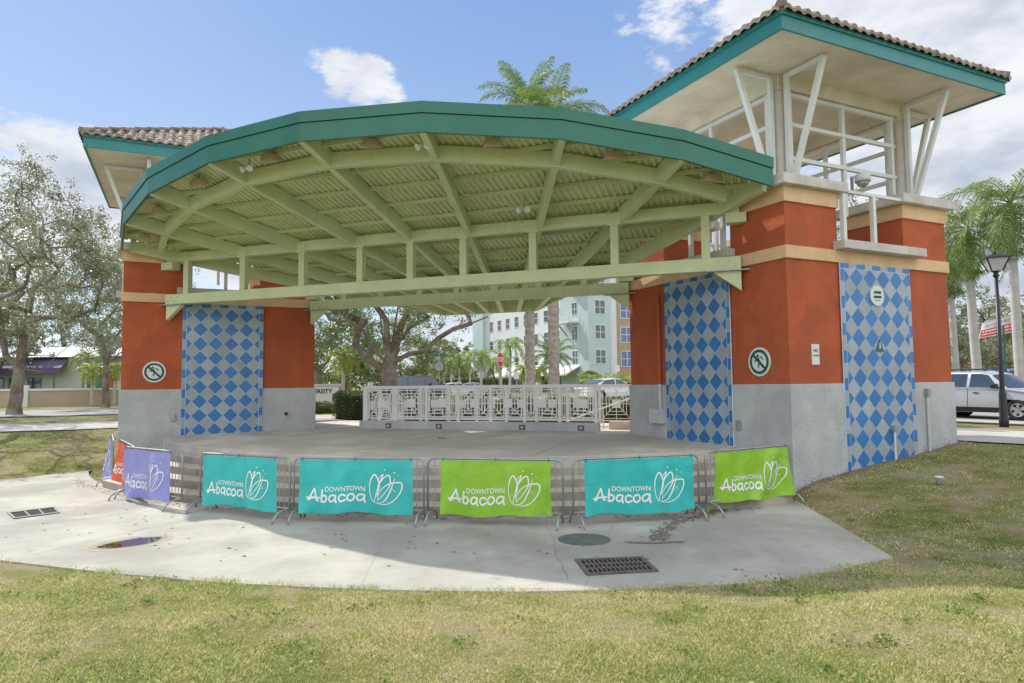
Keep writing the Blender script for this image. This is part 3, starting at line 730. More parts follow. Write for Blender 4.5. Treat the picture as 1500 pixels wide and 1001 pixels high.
root = thing('wall_light', 'small round light fitting on the grey base of the left tower', 'light', tuple(xfL((0, s0+1.95, 1.45))))
mb = xm(xfL); disc(mb, faceS, (s0+1.95, 1.45), 0, .085, .04, .09, 18); mb.build('rim', M['galv'], root)
mb = xm(xfL); disc(mb, faceS, (s0+1.95, 1.45), 0, .05, .09, .10, 14); mb.build('lens', M['dark'], root)
# dome camera on the upper rail of the right tower
root = thing('security_camera', 'grey domed camera on the rail between the tower piers', 'camera', tuple(xfR((2.05, -.1, 6.9))))
xm(xfR).bar((2.05, -.1, 6.69), (2.05, -.1, 7.02), .05).build('stem', M['galv'], root)
xm(xfR).bar((2.05, -.1, 7.0), (2.18, -.22, 7.02), .05).build('arm', M['galv'], root)
xm(xfR).lathe([(.05, .16), (.15, .12), (.17, 0), (.17, -.05)], 20, (2.22, -.25, 6.93)).build('housing', M['plastic'], root, smooth=True)
xm(xfR).lathe([(.14, 0), (.12, -.07), (.06, -.12), (.01, -.13)], 20, (2.22, -.25, 6.88)).build('dome', M['galv'], root, smooth=True)

# ================================================================ CANOPY
Rr, Yc, SL, H0, XE = 13.186, 7.1417, .2418, 4.1175+EYE, 9.2022
hp = lambda y: H0-SL*(y+2.2)                      # underside plane of the rafters
ANG = [-.7725, -.6039, -.413, -.2031, 0, .2031, .413, .6039, .7725]
FV = [(Rr*math.sin(a), Yc-Rr*math.cos(a)) for a in ANG]
REAR = [(9.2, -2.3), (4.95, 1.95), (3.2, 3.35), (1.75, 4.6), (-1.75, 4.6), (-3.2, 3.35), (-4.95, 1.95), (-9.2, -2.3)]
def yfront(x): return float(np.interp(x, [p[0] for p in FV], [p[1] for p in FV]))
def yrear(x):
    r_ = REAR[::-1]; return float(np.interp(x, [p[0] for p in r_], [p[1] for p in r_]))
cano = thing('stage_canopy', 'wide sage green steel canopy with a dark green faceted fascia over the stage', 'canopy', (0, 0, hp(0)))
DK = .37
# fascia: one faceted band in two courses with a shadow line
def band(r_in, r_out, z0, z1, name, mt, parent):
    mb = MB(); n = len(FV); vs = []
    for k, (x, y) in enumerate(FV):
        a_ = ANG[k]; d = Vector((math.sin(a_), -math.cos(a_), 0))
        for q, zz in ((r_in, z0), (r_out, z0), (r_out, z1), (r_in, z1)):
            vs.append((x+d.x*q, y+d.y*q, hp(y)+zz))
    fs = [(k*4+i, k*4+(i+1) % 4, (k+1)*4+(i+1) % 4, (k+1)*4+i) for k in range(n-1) for i in range(4)]+[(0, 1, 2, 3), ((n-1)*4+3, (n-1)*4+2, (n-1)*4+1, (n-1)*4)]
    # flat facets: split every bay
    V2 = []; F2 = []
    for f in fs: o = len(V2); V2 += [vs[i] for i in f]; F2.append(tuple(range(o, o+len(f))))
    mb.add(V2, F2); return mb.build(name, mt, parent)
fa = band(-.02, .05, 0, .375, 'fascia', M['green_fascia'], cano)
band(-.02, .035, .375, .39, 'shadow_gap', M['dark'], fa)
band(-.02, .075, .39, .62, 'upper_course', M['green_fascia'], fa)
# rear edge beam
mb = MB()
for k in range(1, len(REAR)-2): mb.beam(REAR[k]+(hp(REAR[k][1]),), REAR[k+1]+(hp(REAR[k+1][1]),), .09, .42)
mb.build('rear_fascia', M['sage'], cano)
# corrugated decking
mb = MB(); px_, x = [], -9.15; per = .155; prof = [(0, 0), (.045, 0), (.065, .04), (.12, .04), (.14, 0)]
pts = []
while x < 9.15:
    for dx, dz in prof:
        if x+dx < 9.15: pts.append((x+dx, dz))
    x += per
vs = []
for x, dz in pts:
    y0, y1 = yfront(x)+.03, yrear(x)
    for f in (0, .5, 1): y = y0+(y1-y0)*f; vs.append((x, y, hp(y)+DK+dz))
mb.add(vs, [(k*3+q, (k+1)*3+q, (k+1)*3+q+1, k*3+q+1) for k in range(len(pts)-1) for q in (0, 1)])
mb.build('roof_decking', M['sage_deck'], cano)
MB().prism(FV+REAR, lambda x, y: hp(y)+DK+.07, lambda x, y: hp(y)+DK+.13).build('roof_sheet', M['metal_roof'], cano)
# rafters
def radial_end(a_):
    # radial from the front vertex towards (0,Yc): stop at the rear polygon
    for k in range(400):
        r_ = Rr-k*.05
        if r_ <= .3: break
        x = r_*math.sin(a_); y = Yc-r_*math.cos(a_)
        if y > yrear(x)-.03: return x, y
    return 0, 4.6
for k in range(9):
    a_ = ANG[k]; x0, y0 = FV[k]
    if k in (0, 8):
        s_ = 1 if k == 8 else -1; x1, y1 = s_*4.98, 1.92; x0 = s_*9.05; y0 = -2.15
    else: x1, y1 = radial_end(a_)
    MB().beam((x0, y0, hp(y0)), (x1, y1, hp(y1)), .15, DK-.01).build('rafter', M['sage'], cano)
# curved ring beam in short straight lengths
RB = Rr-1.02
for k in range(8):
    a0, a1 = ANG[k], ANG[k+1]
    if k == 0: a0 = -.742
    if k == 7: a1 = .742
    p0 = (RB*math.sin(a0), Yc-RB*math.cos(a0)); p1 = (RB*math.sin(a1), Yc-RB*math.cos(a1))
    MB().beam(p0+(hp(p0[1])-.012,), p1+(hp(p1[1])-.012,), .14, DK-.03).build('ring_beam', M['sage'], cano)
# purlins
for y in (-5.35, -4.25, -3.45, -2.65, -1.85, -.35, .45, 1.25, 2.05, 2.85, 3.65):
    a_ = math.sqrt(max(0, (Rr-.15)**2-(Yc-y)**2)) if y < -2.3 else 6.85-y
    if y > 1.9: a_ = float(np.interp(y, [1.95, 3.35, 4.6], [4.9, 3.15, 1.7]))
    MB().beam((-a_, y, hp(y)+DK-.09), (a_, y, hp(y)+DK-.09), .065, .085).build('purlin', M['sage'], cano)
# trusses
def truss(y, half, posts, up=True):
    lo, hi = 2.5658+EYE, 3.9+EYE
    tr = MB().box((-half, y-.12, lo), (half, y+.12, lo+.31)).build('truss', M['sage'], cano, bevel=.01)
    top = hp(y)
    MB().box((-half, y-.11, top+.01), (half, y+.11, top+.295)).build('upper_chord', M['sage'], tr, bevel=.01)
    for x in posts: MB().box((x-.095, y-.09, lo+.312), (x+.095, y+.09, top+.008)).build('post', M['sage'], tr)
    for s_ in (-1, 1):
        mb = MB(); q = [(s_*half, lo), (s_*(half-.62), lo), (s_*half, lo-.46)]
        mb.add([(x, y-.07, z-.025) for x, z in q]+[(x, y+.07, z-.025) for x, z in q], [(0, 1, 2), (5, 4, 3), (0, 3, 4, 1), (1, 4, 5, 2), (2, 5, 3, 0)])
        mb.build('bracket', M['sage'], tr, fix=True)
        MB().box((min(s_*(half-.75), s_*(half+.2)), y-.17, lo-.022), (max(s_*(half-.75), s_*(half+.2)), y+.17, lo-.002)).build('bearing_plate', M['galv'], tr)
        MB().box((min(s_*(half-.3), s_*(half+.15)), y-.16, top-.22), (max(s_*(half-.3), s_*(half+.15)), y+.16, top+.005)).build('bearing_block', M['sage'], tr)
truss(-1.2, 8.52, (0, 1.57, 3.5, 5.6, 7.75, -1.57, -3.5, -5.6, -7.75))
truss(1.9, 5.42, (0, 1.3, 2.7, 4.1, -1.3, -2.7, -4.1))
# floodlights between the fascia and the ring beam, spot pairs on rafters
names_ = ['first', 'second', 'third', 'fourth', 'fifth', 'sixth', 'seventh', 'eighth']
flood = None
for k in range(8):
    a_ = (ANG[k]+ANG[k+1])/2; r_ = Rr-.58; x, y = r_*math.sin(a_), Yc-r_*math.cos(a_)
    z = hp(y)+DK-.13; lb = 'beige box floodlight under the front eave, %s from the left' % names_[k]
    if flood is None:
        flood = thing('floodlight', lb, 'floodlight', (x, y, z), 'floodlights under the canopy eave'); local()
        mb = MB(); mb.add([(-.19, -.15, -.2), (.19, -.15, -.2), (.23, .17, -.11), (-.23, .17, -.11), (-.15, -.12, 0), (.15, -.12, 0), (.17, .12, 0), (-.17, .12, 0)],
                          [(0, 1, 2, 3), (7, 6, 5, 4), (0, 4, 5, 1), (1, 5, 6, 2), (2, 6, 7, 3), (3, 7, 4, 0)]); mb.build('housing', M['beige'], flood, bevel=.01, fix=True)
        mb = MB(); mb.add([(-.15, -.12, -.197), (.15, -.12, -.197), (.18, .13, -.126), (-.18, .13, -.126)], [(3, 2, 1, 0)]); mb.build('lens', M['glass_lamp'], flood)
        for v_ in flood.children: pass
        MB().box((-.02, -.02, 0), (.02, .02, .12)).build('bracket', M['beige'], flood); f_ = flood
    else: f_ = copy_tree(flood)
    f_['label'] = lb; f_.location = (x, y, z); f_.rotation_euler.z = a_
for px_, py_, lb in ((365, 247, 'pair of small white spot lamps on a rafter near the left front of the canopy'), (622, 214, 'pair of small white spot lamps on the rafter at the canopy middle'), (768, 307, 'pair of small white spot lamps below the inner purlins, right of the middle')):
    d = ray(px_, py_); o_ = Vector((CX, CY, EYE)); tt = 8
    while (o_+d*tt).z < hp((o_+d*tt).y)+.08: tt += .02
    p = o_+d*tt; s_ = thing('spot_lamp', lb, 'spotlight', tuple(p), 'twin spot lamps under the canopy')
    MB().tube([(p.x, p.y, p.z+.3), (p.x, p.y, p.z+.03)], .02, 6).build('stem', M['beige'], s_)
    for q in (-1, 1): MB().tube([(p.x, p.y, p.z+.03), (p.x+q*.07, p.y-.05, p.z), (p.x+q*.12, p.y-.12, p.z-.05)], [.02, .055, .075], 12).build('lamp', M['sign_white'], s_)

# ================================================================ STAGE RAILINGS
def rail_panel(mb, x0, x1, y, z0, z1):
    # concentric squares, diagonals, cross and centre plate
    xc, zc = (x0+x1)/2, (z0+z1)/2; hx, hz = (x1-x0)/2, (z1-z0)/2; t_ = .012; w_ = .022
    def hb(xa, xb, z): mb.box((xa, y-t_, z-w_/2), (xb, y+t_, z+w_/2))
    def vb(x, za, zb): mb.box((x-w_/2, y-t_+.002, za), (x+w_/2, y+t_-.002, zb))
    for f in (.90, .66, .46):
        hb(xc-hx*f, xc+hx*f, zc+hz*f); hb(xc-hx*f, xc+hx*f, zc-hz*f); vb(xc-hx*f, zc-hz*f, zc+hz*f); vb(xc+hx*f, zc-hz*f, zc+hz*f)
    hb(x0, x1, zc); vb(xc, z0, z1)
    for sx_ in (-1, 1):
        for sz_ in (-1, 1): mb.bar((xc+sx_*.1, y, zc+sz_*.1), (xc+sx_*hx, y, zc+sz_*hz), .022, .018)
    mb.box((xc-.14, y-.016, zc-.14), (xc+.14, y+.016, zc+.14))
def railing(name, label, x0, x1, y, z0, z1, nb, yaw=0, group=None, org=None):
    global ORG
    root = thing(name, label, 'railing', org or (x0, y, z0), group); local()
    L = x1-x0; H = z1-z0
    MB().box((-.05, -.045, H-.10), (L+.05, .045, H)).build('top_rail', M['rail_white'], root, bevel=.006)
    MB().box((0, -.02, .07), (L, .02, .11)).build('bottom_rail', M['rail_white'], root)
    for k in range(nb+1):
        x = L*k/nb; MB().box((x-.045, -.04, 0), (x+.045, .04, H-.10)).build('post', M['rail_white'], root)
    for k in range(nb):
        mb = MB(); rail_panel(mb, L*k/nb+.045, L*(k+1)/nb-.045, 0, .11, H-.10); mb.build('panel', M['rail_white'], root)
    root.rotation_euler.z = yaw
    return root
cb = tag(MB().box((-3.95, 2.55, .85), (4.30, 2.85, 1.17)).build('kerb_wall', M['grey_stucco'], org=(0, 2.7, .85), bevel=.015), 'low grey concrete kerb wall under the front railing at the back of the stage', 'kerb wall')
railing('railing', 'white railing of nested squares on the grey kerb at the back of the stage', -3.75, 4.2, 2.70, 1.17, 2.34, 7, group='white railings behind the stage')
railing('railing', 'white sunlit railing of nested squares standing behind the front railing', -3.85, 7.2, 4.75, 1.03, 2.32, 10, group='white railings behind the stage')
railing('railing', 'short white railing closing the left end between the two long railings', -3.85, -1.85, 2.72, 1.0, 2.32, 2, yaw=R(90.5), group='white railings behind the stage', org=(-3.86, 2.75, 1.0))
tag(MB().box((4.45, 3.4, .85), (7.0, 3.7, 1.17)).build('kerb_wall', M['brick'], org=(5.5, 3.5, .85), bevel=.01), 'pinkish kerb wall beside the grey one, next to the right tower', 'kerb wall')
MBh = MB().tube([(3.0, 3.8, 1.15), (5.4, 3.75, 2.0), (5.9, 3.75, 2.0)], .025, 8)
hr = thing('handrail', 'thin sloping white handrail of the ramp between the two railings', 'handrail', (3.0, 3.8, 1.0)); MBh.build('rail', M['rail_white'], hr)
for x in (4.2, 5.4): MB().tube([(x, 3.78, .9), (x, 3.77, 1.58 if x < 5 else 2.0)], .022, 6).build('post', M['rail_white'], hr)
kl = None
for n_, px_ in zip(('left', 'second', 'third', 'right'), (569, 643, 765, 851)):
    x = float(P(px_, 620, (2.5-CY)/1).x)
    d = ray(px_, 621); x = CX+d.x*((2.55-CY)/d.y); z = 1.02
    lb = {'left': 'small square step light at the left end of the grey kerb wall', 'second': 'small square step light below the railing, second from the left', 'third': 'small square step light below the railing, third from the left', 'right': 'small square step light near the right end of the grey kerb wall'}[n_]
    if kl is None:
        kl = thing('step_light', lb, 'light', (x, 2.55, z), 'step lights on the kerb wall'); local()
        MB().box((-.10, -.03, -.075), (.10, .0, .075)).build('housing', M['iron'], kl, bevel=.01); MB().box((-.05, -.034, -.035), (.05, -.031, .03)).build('lens', M['glass_lamp'], kl)
        k_ = kl
    else: k_ = copy_tree(kl)
    k_.location = (x, 2.55, z); k_['label'] = lb

# ================================================================ BARRICADES AND BANNERS
def barricade(L):
    mb = MB()
    r_ = .12; H, zb = 1.1, .20; pts = []
    for (cx, cz, a0) in ((-L/2+r_, H-r_, 180), (L/2-r_, H-r_, 90)):
        for k in range(7): th = R(a0-15*k); pts.append((cx+r_*math.cos(th), 0, cz+r_*math.sin(th)))
    mb.tube([(-L/2, 0, zb)]+pts+[(L/2, 0, zb)], .019, 8)
    mb.tube([(-L/2, 0, zb+.02), (L/2, 0, zb+.02)], .016, 6); return mb
BL = 2.36
def bar_build(loc, rz, label):
    root = thing('barricade', label, 'barricade', loc, 'steel crowd barricades ringing the steps'); local()
    barricade(BL).build('frame', M['galv'], root, smooth=True)
    n = 19
    for k in range(1, n): x = -BL/2+BL*k/n; MB().tube([(x, 0, .22), (x, 0, 1.09)], .0075, 5).build('upright', M['galv'], root)
    for s_ in (-1, 1):
        x = s_*(BL/2-.06)
        MB().tube([(x, .34, 0), (x, .30, .09), (x, .21, .17), (x, .06, .20), (x, -.06, .20), (x, -.21, .17), (x, -.30, .09), (x, -.34, 0)], .017, 7).build('foot', M['galv'], root, smooth=True)
        for z in (.38, .92): MB().tube([(s_*BL/2, 0, z), (s_*(BL/2+.045), 0, z), (s_*(BL/2+.045), 0, z+.05), (s_*BL/2, 0, z+.05)], .007, 5).build('hook', M['galv'], root)
    root.rotation_euler.z = rz
    return root
LOGO = {
 'A': [[(165, 548), (200, 485), (236, 418)], [(236, 418), (250, 470), (268, 545)], [(150, 522), (220, 518), (298, 520)], [(165, 548), (195, 528)], [(268, 545), (285, 552)]],
 'b': [[(332, 436), (326, 500), (324, 565)], [(324, 512), (345, 494), (370, 502), (382, 530), (366, 560), (345, 566), (324, 560)]],
 'a1': [[(482, 500), (450, 492), (420, 508), (412, 538), (430, 562), (458, 556), (478, 530), (484, 498)], [(482, 505), (480, 545), (490, 576)]],
 'c': [[(588, 508), (560, 492), (528, 506), (518, 538), (535, 565), (562, 566), (592, 552)]],
 'o': [[(650, 490), (622, 504), (612, 534), (626, 562), (652, 568), (680, 552), (688, 522), (674, 498), (650, 490)]],
 'a2': [[(800, 500), (766, 492), (728, 508), (716, 540), (736, 566), (768, 558), (792, 530), (800, 498)], [(800, 505), (796, 548), (806, 580)]],
}
FLOW = [[(895, 575), (868, 510), (857, 440), (862, 350), (882, 290), (910, 260), (935, 290), (952, 340), (958, 400), (940, 460), (915, 520), (897, 572)],
        [(946, 320), (970, 285), (1002, 262), (990, 300), (962, 350), (945, 400), (940, 470), (945, 545)],
        [(905, 565), (930, 450), (975, 345), (1030, 285), (1068, 268), (1082, 310), (1080, 370), (1045, 430), (990, 500), (935, 552)],
        [(945, 555), (945, 490), (985, 425), (1050, 375), (1120, 350), (1198, 350), (1212, 390), (1195, 450), (1140, 525), (1070, 575), (990, 592), (905, 572)],
        [(1132, 300), (1112, 360), (1085, 430), (1045, 510), (1000, 565), (940, 580)]]
DOTS = [(1020, 213, 9), (1128, 238, 9), (1172, 266, 6), (1126, 440, 8), (1086, 452, 7), (1108, 424, 6)]
TXT = text_poly('DOWNTOWN', 1.0, .012)
def smooth_path(p, n=5):
    out = []
    for i in range(len(p)-1):
        p0 = p[max(i-1, 0)]; p1 = p[i]; p2 = p[i+1]; p3 = p[min(i+2, len(p)-1)]
        for k in range(n):
            t_ = k/n; out.append(tuple(.5*((2*p1[q])+(-p0[q]+p2[q])*t_+(2*p0[q]-5*p1[q]+4*p2[q]-p3[q])*t_*t_+(-p0[q]+3*p1[q]-3*p2[q]+p3[q])*t_**3) for q in (0, 1)))
    out.append(p[-1]); return out
def banner(loc, rz, x0, x1, mtl, seed, label, calm=1., drop=.95):
    calm = calm*1.45
    rs = random.Random(seed); W = x1-x0
    fol = [(rs.uniform(0, 1), rs.uniform(0, 1), rs.uniform(-.9, .9), rs.uniform(.012, .03), rs.uniform(6, 14)) for _ in range(7)]
    def surf(u, v, off=0.):
        # u 0..1 left to right, v 0 (top) .. 1
        y = -.028
        for a_, b_, th, am, fr in fol:
            s_ = (u-a_)*math.cos(th)*2.1+(v-b_)*math.sin(th)
            y -= am*calm*math.exp(-(s_*fr*.6)**2)*(.4+.6*v)
        y -= .02*calm*math.sin(u*9+seed)*v*v; y += .007*math.sin(u*31+seed+2*v)*(.3+v)
        bot = drop+.022*math.sin(u*6.2+seed*2)+.012*math.sin(u*14+seed)
        topsag = .014*abs(math.sin(u*math.pi*4))
        return Vector((x0+u*W+.012*math.sin(v*5+seed)*(1 if u > .5 else -1)*abs(u-.5), y-off, 1.085-topsag-v*(bot-topsag)))
    root = thing('banner', label, 'banner', loc, 'vinyl banners tied to the barricades'); local()
    nu, nv = 64, 30; mb = MB()
    mb.add([surf(i/nu, j/nv) for j in range(nv+1) for i in range(nu+1)], [(j*(nu+1)+i, (j+1)*(nu+1)+i, (j+1)*(nu+1)+i+1, j*(nu+1)+i+1) for j in range(nv) for i in range(nu)])
    mb.build('sheet', mtl, root, smooth=True)
    def lg(x, y, off=.006): return surf((x-55)/1280, min(1, (y-100)/600), off)
    def ribbon(mb, path, wd):
        p = smooth_path(path); n = len(p); vs = []
        for i in range(n):
            a_ = p[max(i-1, 0)]; b_ = p[min(i+1, n-1)]; dx, dy = b_[0]-a_[0], b_[1]-a_[1]; l = math.hypot(dx, dy) or 1
            w_ = (wd(i/(n-1)) if callable(wd) else wd)/2
            vs.append(lg(p[i][0]-dy/l*w_, p[i][1]+dx/l*w_)); vs.append(lg(p[i][0]+dy/l*w_, p[i][1]-dx/l*w_))
        mb.add(vs, [(2*i, 2*i+1, 2*i+3, 2*i+2) for i in range(n-1)])
        for q in (0, n-1):
            if not callable(wd): mb.add([lg(p[q][0]+wd/2*math.cos(z*.785), p[q][1]+wd/2*math.sin(z*.785), .0055) for z in range(8)], [tuple(range(8))])
    mb = MB()
    for k, paths in LOGO.items():
        for q in paths: ribbon(mb, q, 21)
    for v_, f_ in ((TXT[0], TXT[1]),):
        xs_ = [p[0] for p in v_]; ys_ = [p[1] for p in v_]; sx_ = 448/(max(xs_)-min(xs_)); sy_ = 56/(max(ys_)-min(ys_))
        mb.add([lg(362+(x-min(xs_))*sx_, 455-(y-min(ys_))*sy_) for x, y in v_], f_)
    mb.build('lettering', M['ink'], root)
    mb = MB()
    for q in FLOW: ribbon(mb, q, lambda t_: 7+9*math.sin(math.pi*t_)**2)
    for x, y, r_ in DOTS: mb.add([lg(x+r_*math.cos(z*.785), y+r_*math.sin(z*.785)) for z in range(8)], [tuple(range(8))])
    mb.build('flower_emblem', M['ink'], root)
    for u in (.02, .5, .98):
        mb = MB(); p = surf(u, .012, .004); mb.tube([(p.x, p.y-.004, p.z-.01), (p.x+.004, -.02, 1.12), (p.x-.004, .022, 1.10), (p.x, p.y, p.z-.01)], .004, 5); mb.build('cable_tie', M['black'], root)
    root.rotation_euler.z = rz
    return root
BAR = [((9.33, -3.12), (7.84, -4.98), .02, 'green', 'lime green banner at the far right against the right tower', 'rightmost steel barricade, behind the lime banner beside the right tower', (-.98, 1.10), 5, 1.4),
       ((7.80, -5.10), (5.74, -6.55), 0, 'teal', 'teal banner between the two lime green banners', 'steel barricade behind the teal banner, between the two with lime banners', (-.99, 1.06), 2, .7),
       ((5.66, -6.60), (3.32, -6.90), 0, 'green', 'lime green banner in the middle between two teal banners', 'steel barricade behind the middle lime green banner', (-.93, .98), 3, .8),
       ((3.26, -6.99), (1.00, -7.46), 0, 'teal', 'teal banner just left of the middle lime green banner', 'steel barricade carrying the teal banner left of the middle', (-1.06, 1.00), 4, 1.0),
       ((.93, -7.50), (-1.44, -7.14), 0, 'teal', 'leftmost teal banner, next to the open gap by the steps', 'steel barricade with the leftmost teal banner, right of the gap', (-1.05, .88), 1, .9),
       ((-1.92, -7.14), (-4.05, -6.50), 0, 'lav', 'crumpled lavender banner facing the lawn, left of the gap', 'steel barricade with the crumpled lavender banner, left of the gap', (-1.17, .82), 6, 1.6),
       ((-4.06, -6.32), (-5.90, -5.05), 0, 'red', 'crumpled red banner partly behind the lavender one', 'steel barricade carrying the red banner', (-1.15, 1.12), 7, 1.8),
       ((-6.02, -5.15), (-7.86, -3.62), .0, 'lav', 'lavender banner seen edge on at the far left', 'farthest left steel barricade, seen almost edge on', (-1.1, 1.1), 8, 1.5)]
for (b1, b0, z, col, lb, lbb, (xa, xb), sd_, cm) in BAR:
    dx, dy = b1[0]-b0[0], b1[1]-b0[1]; rz = math.atan2(dy, dx); c_ = ((b0[0]+b1[0])/2, (b0[1]+b1[1])/2, z)
    bar_build(c_, rz, lbb)
    banner(c_, rz, xa, xb, M['v_'+col], sd_, lb, cm, .98 if col == 'lav' else .93)
# caution tape knotted on the joint
tp = G(1033, 752, 0); mb = MB(); mb.tube([(7.86, -5.0, .2), (7.9, -5.08, .14), (7.84, -5.16, .06), (7.9, -5.2, .01)], [.012, .02, .014, .02], 5)
tag(mb.build('caution_tape', M['palm_yellow'], org=(7.86, -5.1, 0)), 'scrap of yellow tape knotted where two barricades meet', 'tape')

# ================================================================ FORECOURT FITTINGS
p = G(856, 790.5, 0); root = thing('manhole_cover', 'round dark iron manhole cover set in the shaded paving', 'manhole cover', (p.x, p.y, 0))
mb = MB(); mb.lathe([(.40, -.01), (.40, .006), (.37, .010)], 40, (p.x, p.y, 0)); mb.build('cover', mat('manhole_iron', (.11, .12, .11), .7, .2, 5, .5, 40), root)
mb = MB(); 
for k in range(10): mb.lathe([(.012, .009), (.012, .014)], 8, (p.x+.28*math.cos(k*.628), p.y+.28*math.sin(k*.628), 0))
mb.build('studs', M['iron'], root)
def grate(name, label, c4, cols, rows, mtl, border, group):
    q = [G(x, y, 0) for x, y in c4]; o_ = q[0]
    def f(u, v, z):
        a_ = q[0].lerp(q[1], u); b_ = q[3].lerp(q[2], u); r_ = a_.lerp(b_, v); return Vector((r_.x, r_.y, z))
    root = thing(name, label, 'drain grate', (o_.x, o_.y, 0), group)
    mb = MB(); mb.add([f(0, 0, .003), f(1, 0, .003), f(1, 1, .003), f(0, 1, .003)], [(0, 1, 2, 3)]); mb.build('pit', M['dark'], root)
    fr = MB(); 
    def slab(u0, u1, v0, v1, z): fr.add([f(u0, v0, .004), f(u1, v0, .004), f(u1, v1, .004), f(u0, v1, .004), f(u0, v0, z), f(u1, v0, z), f(u1, v1, z), f(u0, v1, z)], [(4, 5, 6, 7), (0, 1, 5, 4), (1, 2, 6, 5), (2, 3, 7, 6), (3, 0, 4, 7)])
    bu, bv = border; z = .022
    slab(0, 1, 0, bv, z); slab(0, 1, 1-bv, 1, z); slab(0, bu, bv, 1-bv, z); slab(1-bu, 1, bv, 1-bv, z); fr.build('frame', mtl, root)
    fr = MB()
    for k in range(1, rows): v = bv+(1-2*bv)*k/rows; slab(bu, 1-bu, v-.028, v+.028, z-.002)
    for k in range(1, cols): u = bu+(1-2*bu)*k/cols; slab(u-.012 if cols > 4 else u-.02, u+.012 if cols > 4 else u+.02, bv, 1-bv, z-.004)
    fr.build('bars', mtl, root)
grate('drain_grate', 'rusty brown iron drain grate with slots, in front of the manhole', ((842, 821), (941, 817), (965, 838), (860, 844)), 14, 3, mat('rusty_iron', (.13, .105, .095), .75, .2, 6, .4, 60), (.06, .09), 'drain grates in the paving')
grate('drain_grate', 'grey drain grate in three sections at the far left of the paving', ((10, 752), (80, 743.5), (88, 752), (20, 761)), 3, 1, mat('grey_iron', (.20, .20, .19), .7, .2, 6, .3, 60), (.05, .1), 'drain grates in the paving')
# puddle: shallow water over a silty rim
mt, t, b = base_mat('puddle_water'); b.inputs['Base Color'].default_value = (.05, .032, .02, 1); b.inputs['Roughness'].default_value = .03; b.inputs['Specular IOR Level'].default_value = .8
M['water'] = mt
M['silt'] = mat('silt', (.28, .22, .15), .8, .15, 5); M['silt2'] = mat('silt_outer', (.33, .30, .25), .85, .1, 5)
def pool(pts2, z, mtl, name, lb):
    mb = MB(); pp = [G(x, y, 0) for x, y in pts2]; n = len(pp); p3 = smooth_path([(p.x, p.y) for p in pp]+[(pp[0].x, pp[0].y)], 5)[:-1]
    mb.add([(x, y, z) for x, y in p3], [tuple(range(len(p3)))]); return mb.build(name, mtl)
o1 = pool(((118, 803), (150, 793), (200, 785.5), (245, 783.5), (252, 789), (225, 799), (175, 807), (135, 808)), .0025, M['silt2'], 'silt_rim', ''); tag(o1, kind='structure')
o1 = pool(((126, 803), (155, 795), (200, 787.5), (240, 786), (244, 789), (222, 797), (175, 804.5), (140, 806)), .004, M['silt'], 'silt_rim', ''); tag(o1, kind='structure')
tag(pool(((140, 802), (165, 795.5), (200, 789.5), (232, 787), (236, 789), (220, 796), (180, 802.5), (152, 804)), .0055, M['water'], 'puddle', ''), kind='structure')
cup = P(1374, 669, 13.3); gz_ = float(ground(cup.x, cup.y)); root = thing('cup', 'small white plastic cup lying on the grass by the right tower', 'cup', (cup.x, cup.y, gz_))
MB().lathe([(.05, .0), (.075, .13), (.08, .135)], 16, (cup.x, cup.y, gz_+.01)).build('body', M['plastic'], root, smooth=True)
MB().lathe([(.083, .133), (.083, .145), (.06, .155)], 16, (cup.x, cup.y, gz_+.01)).build('lid', M['sign_white'], root)

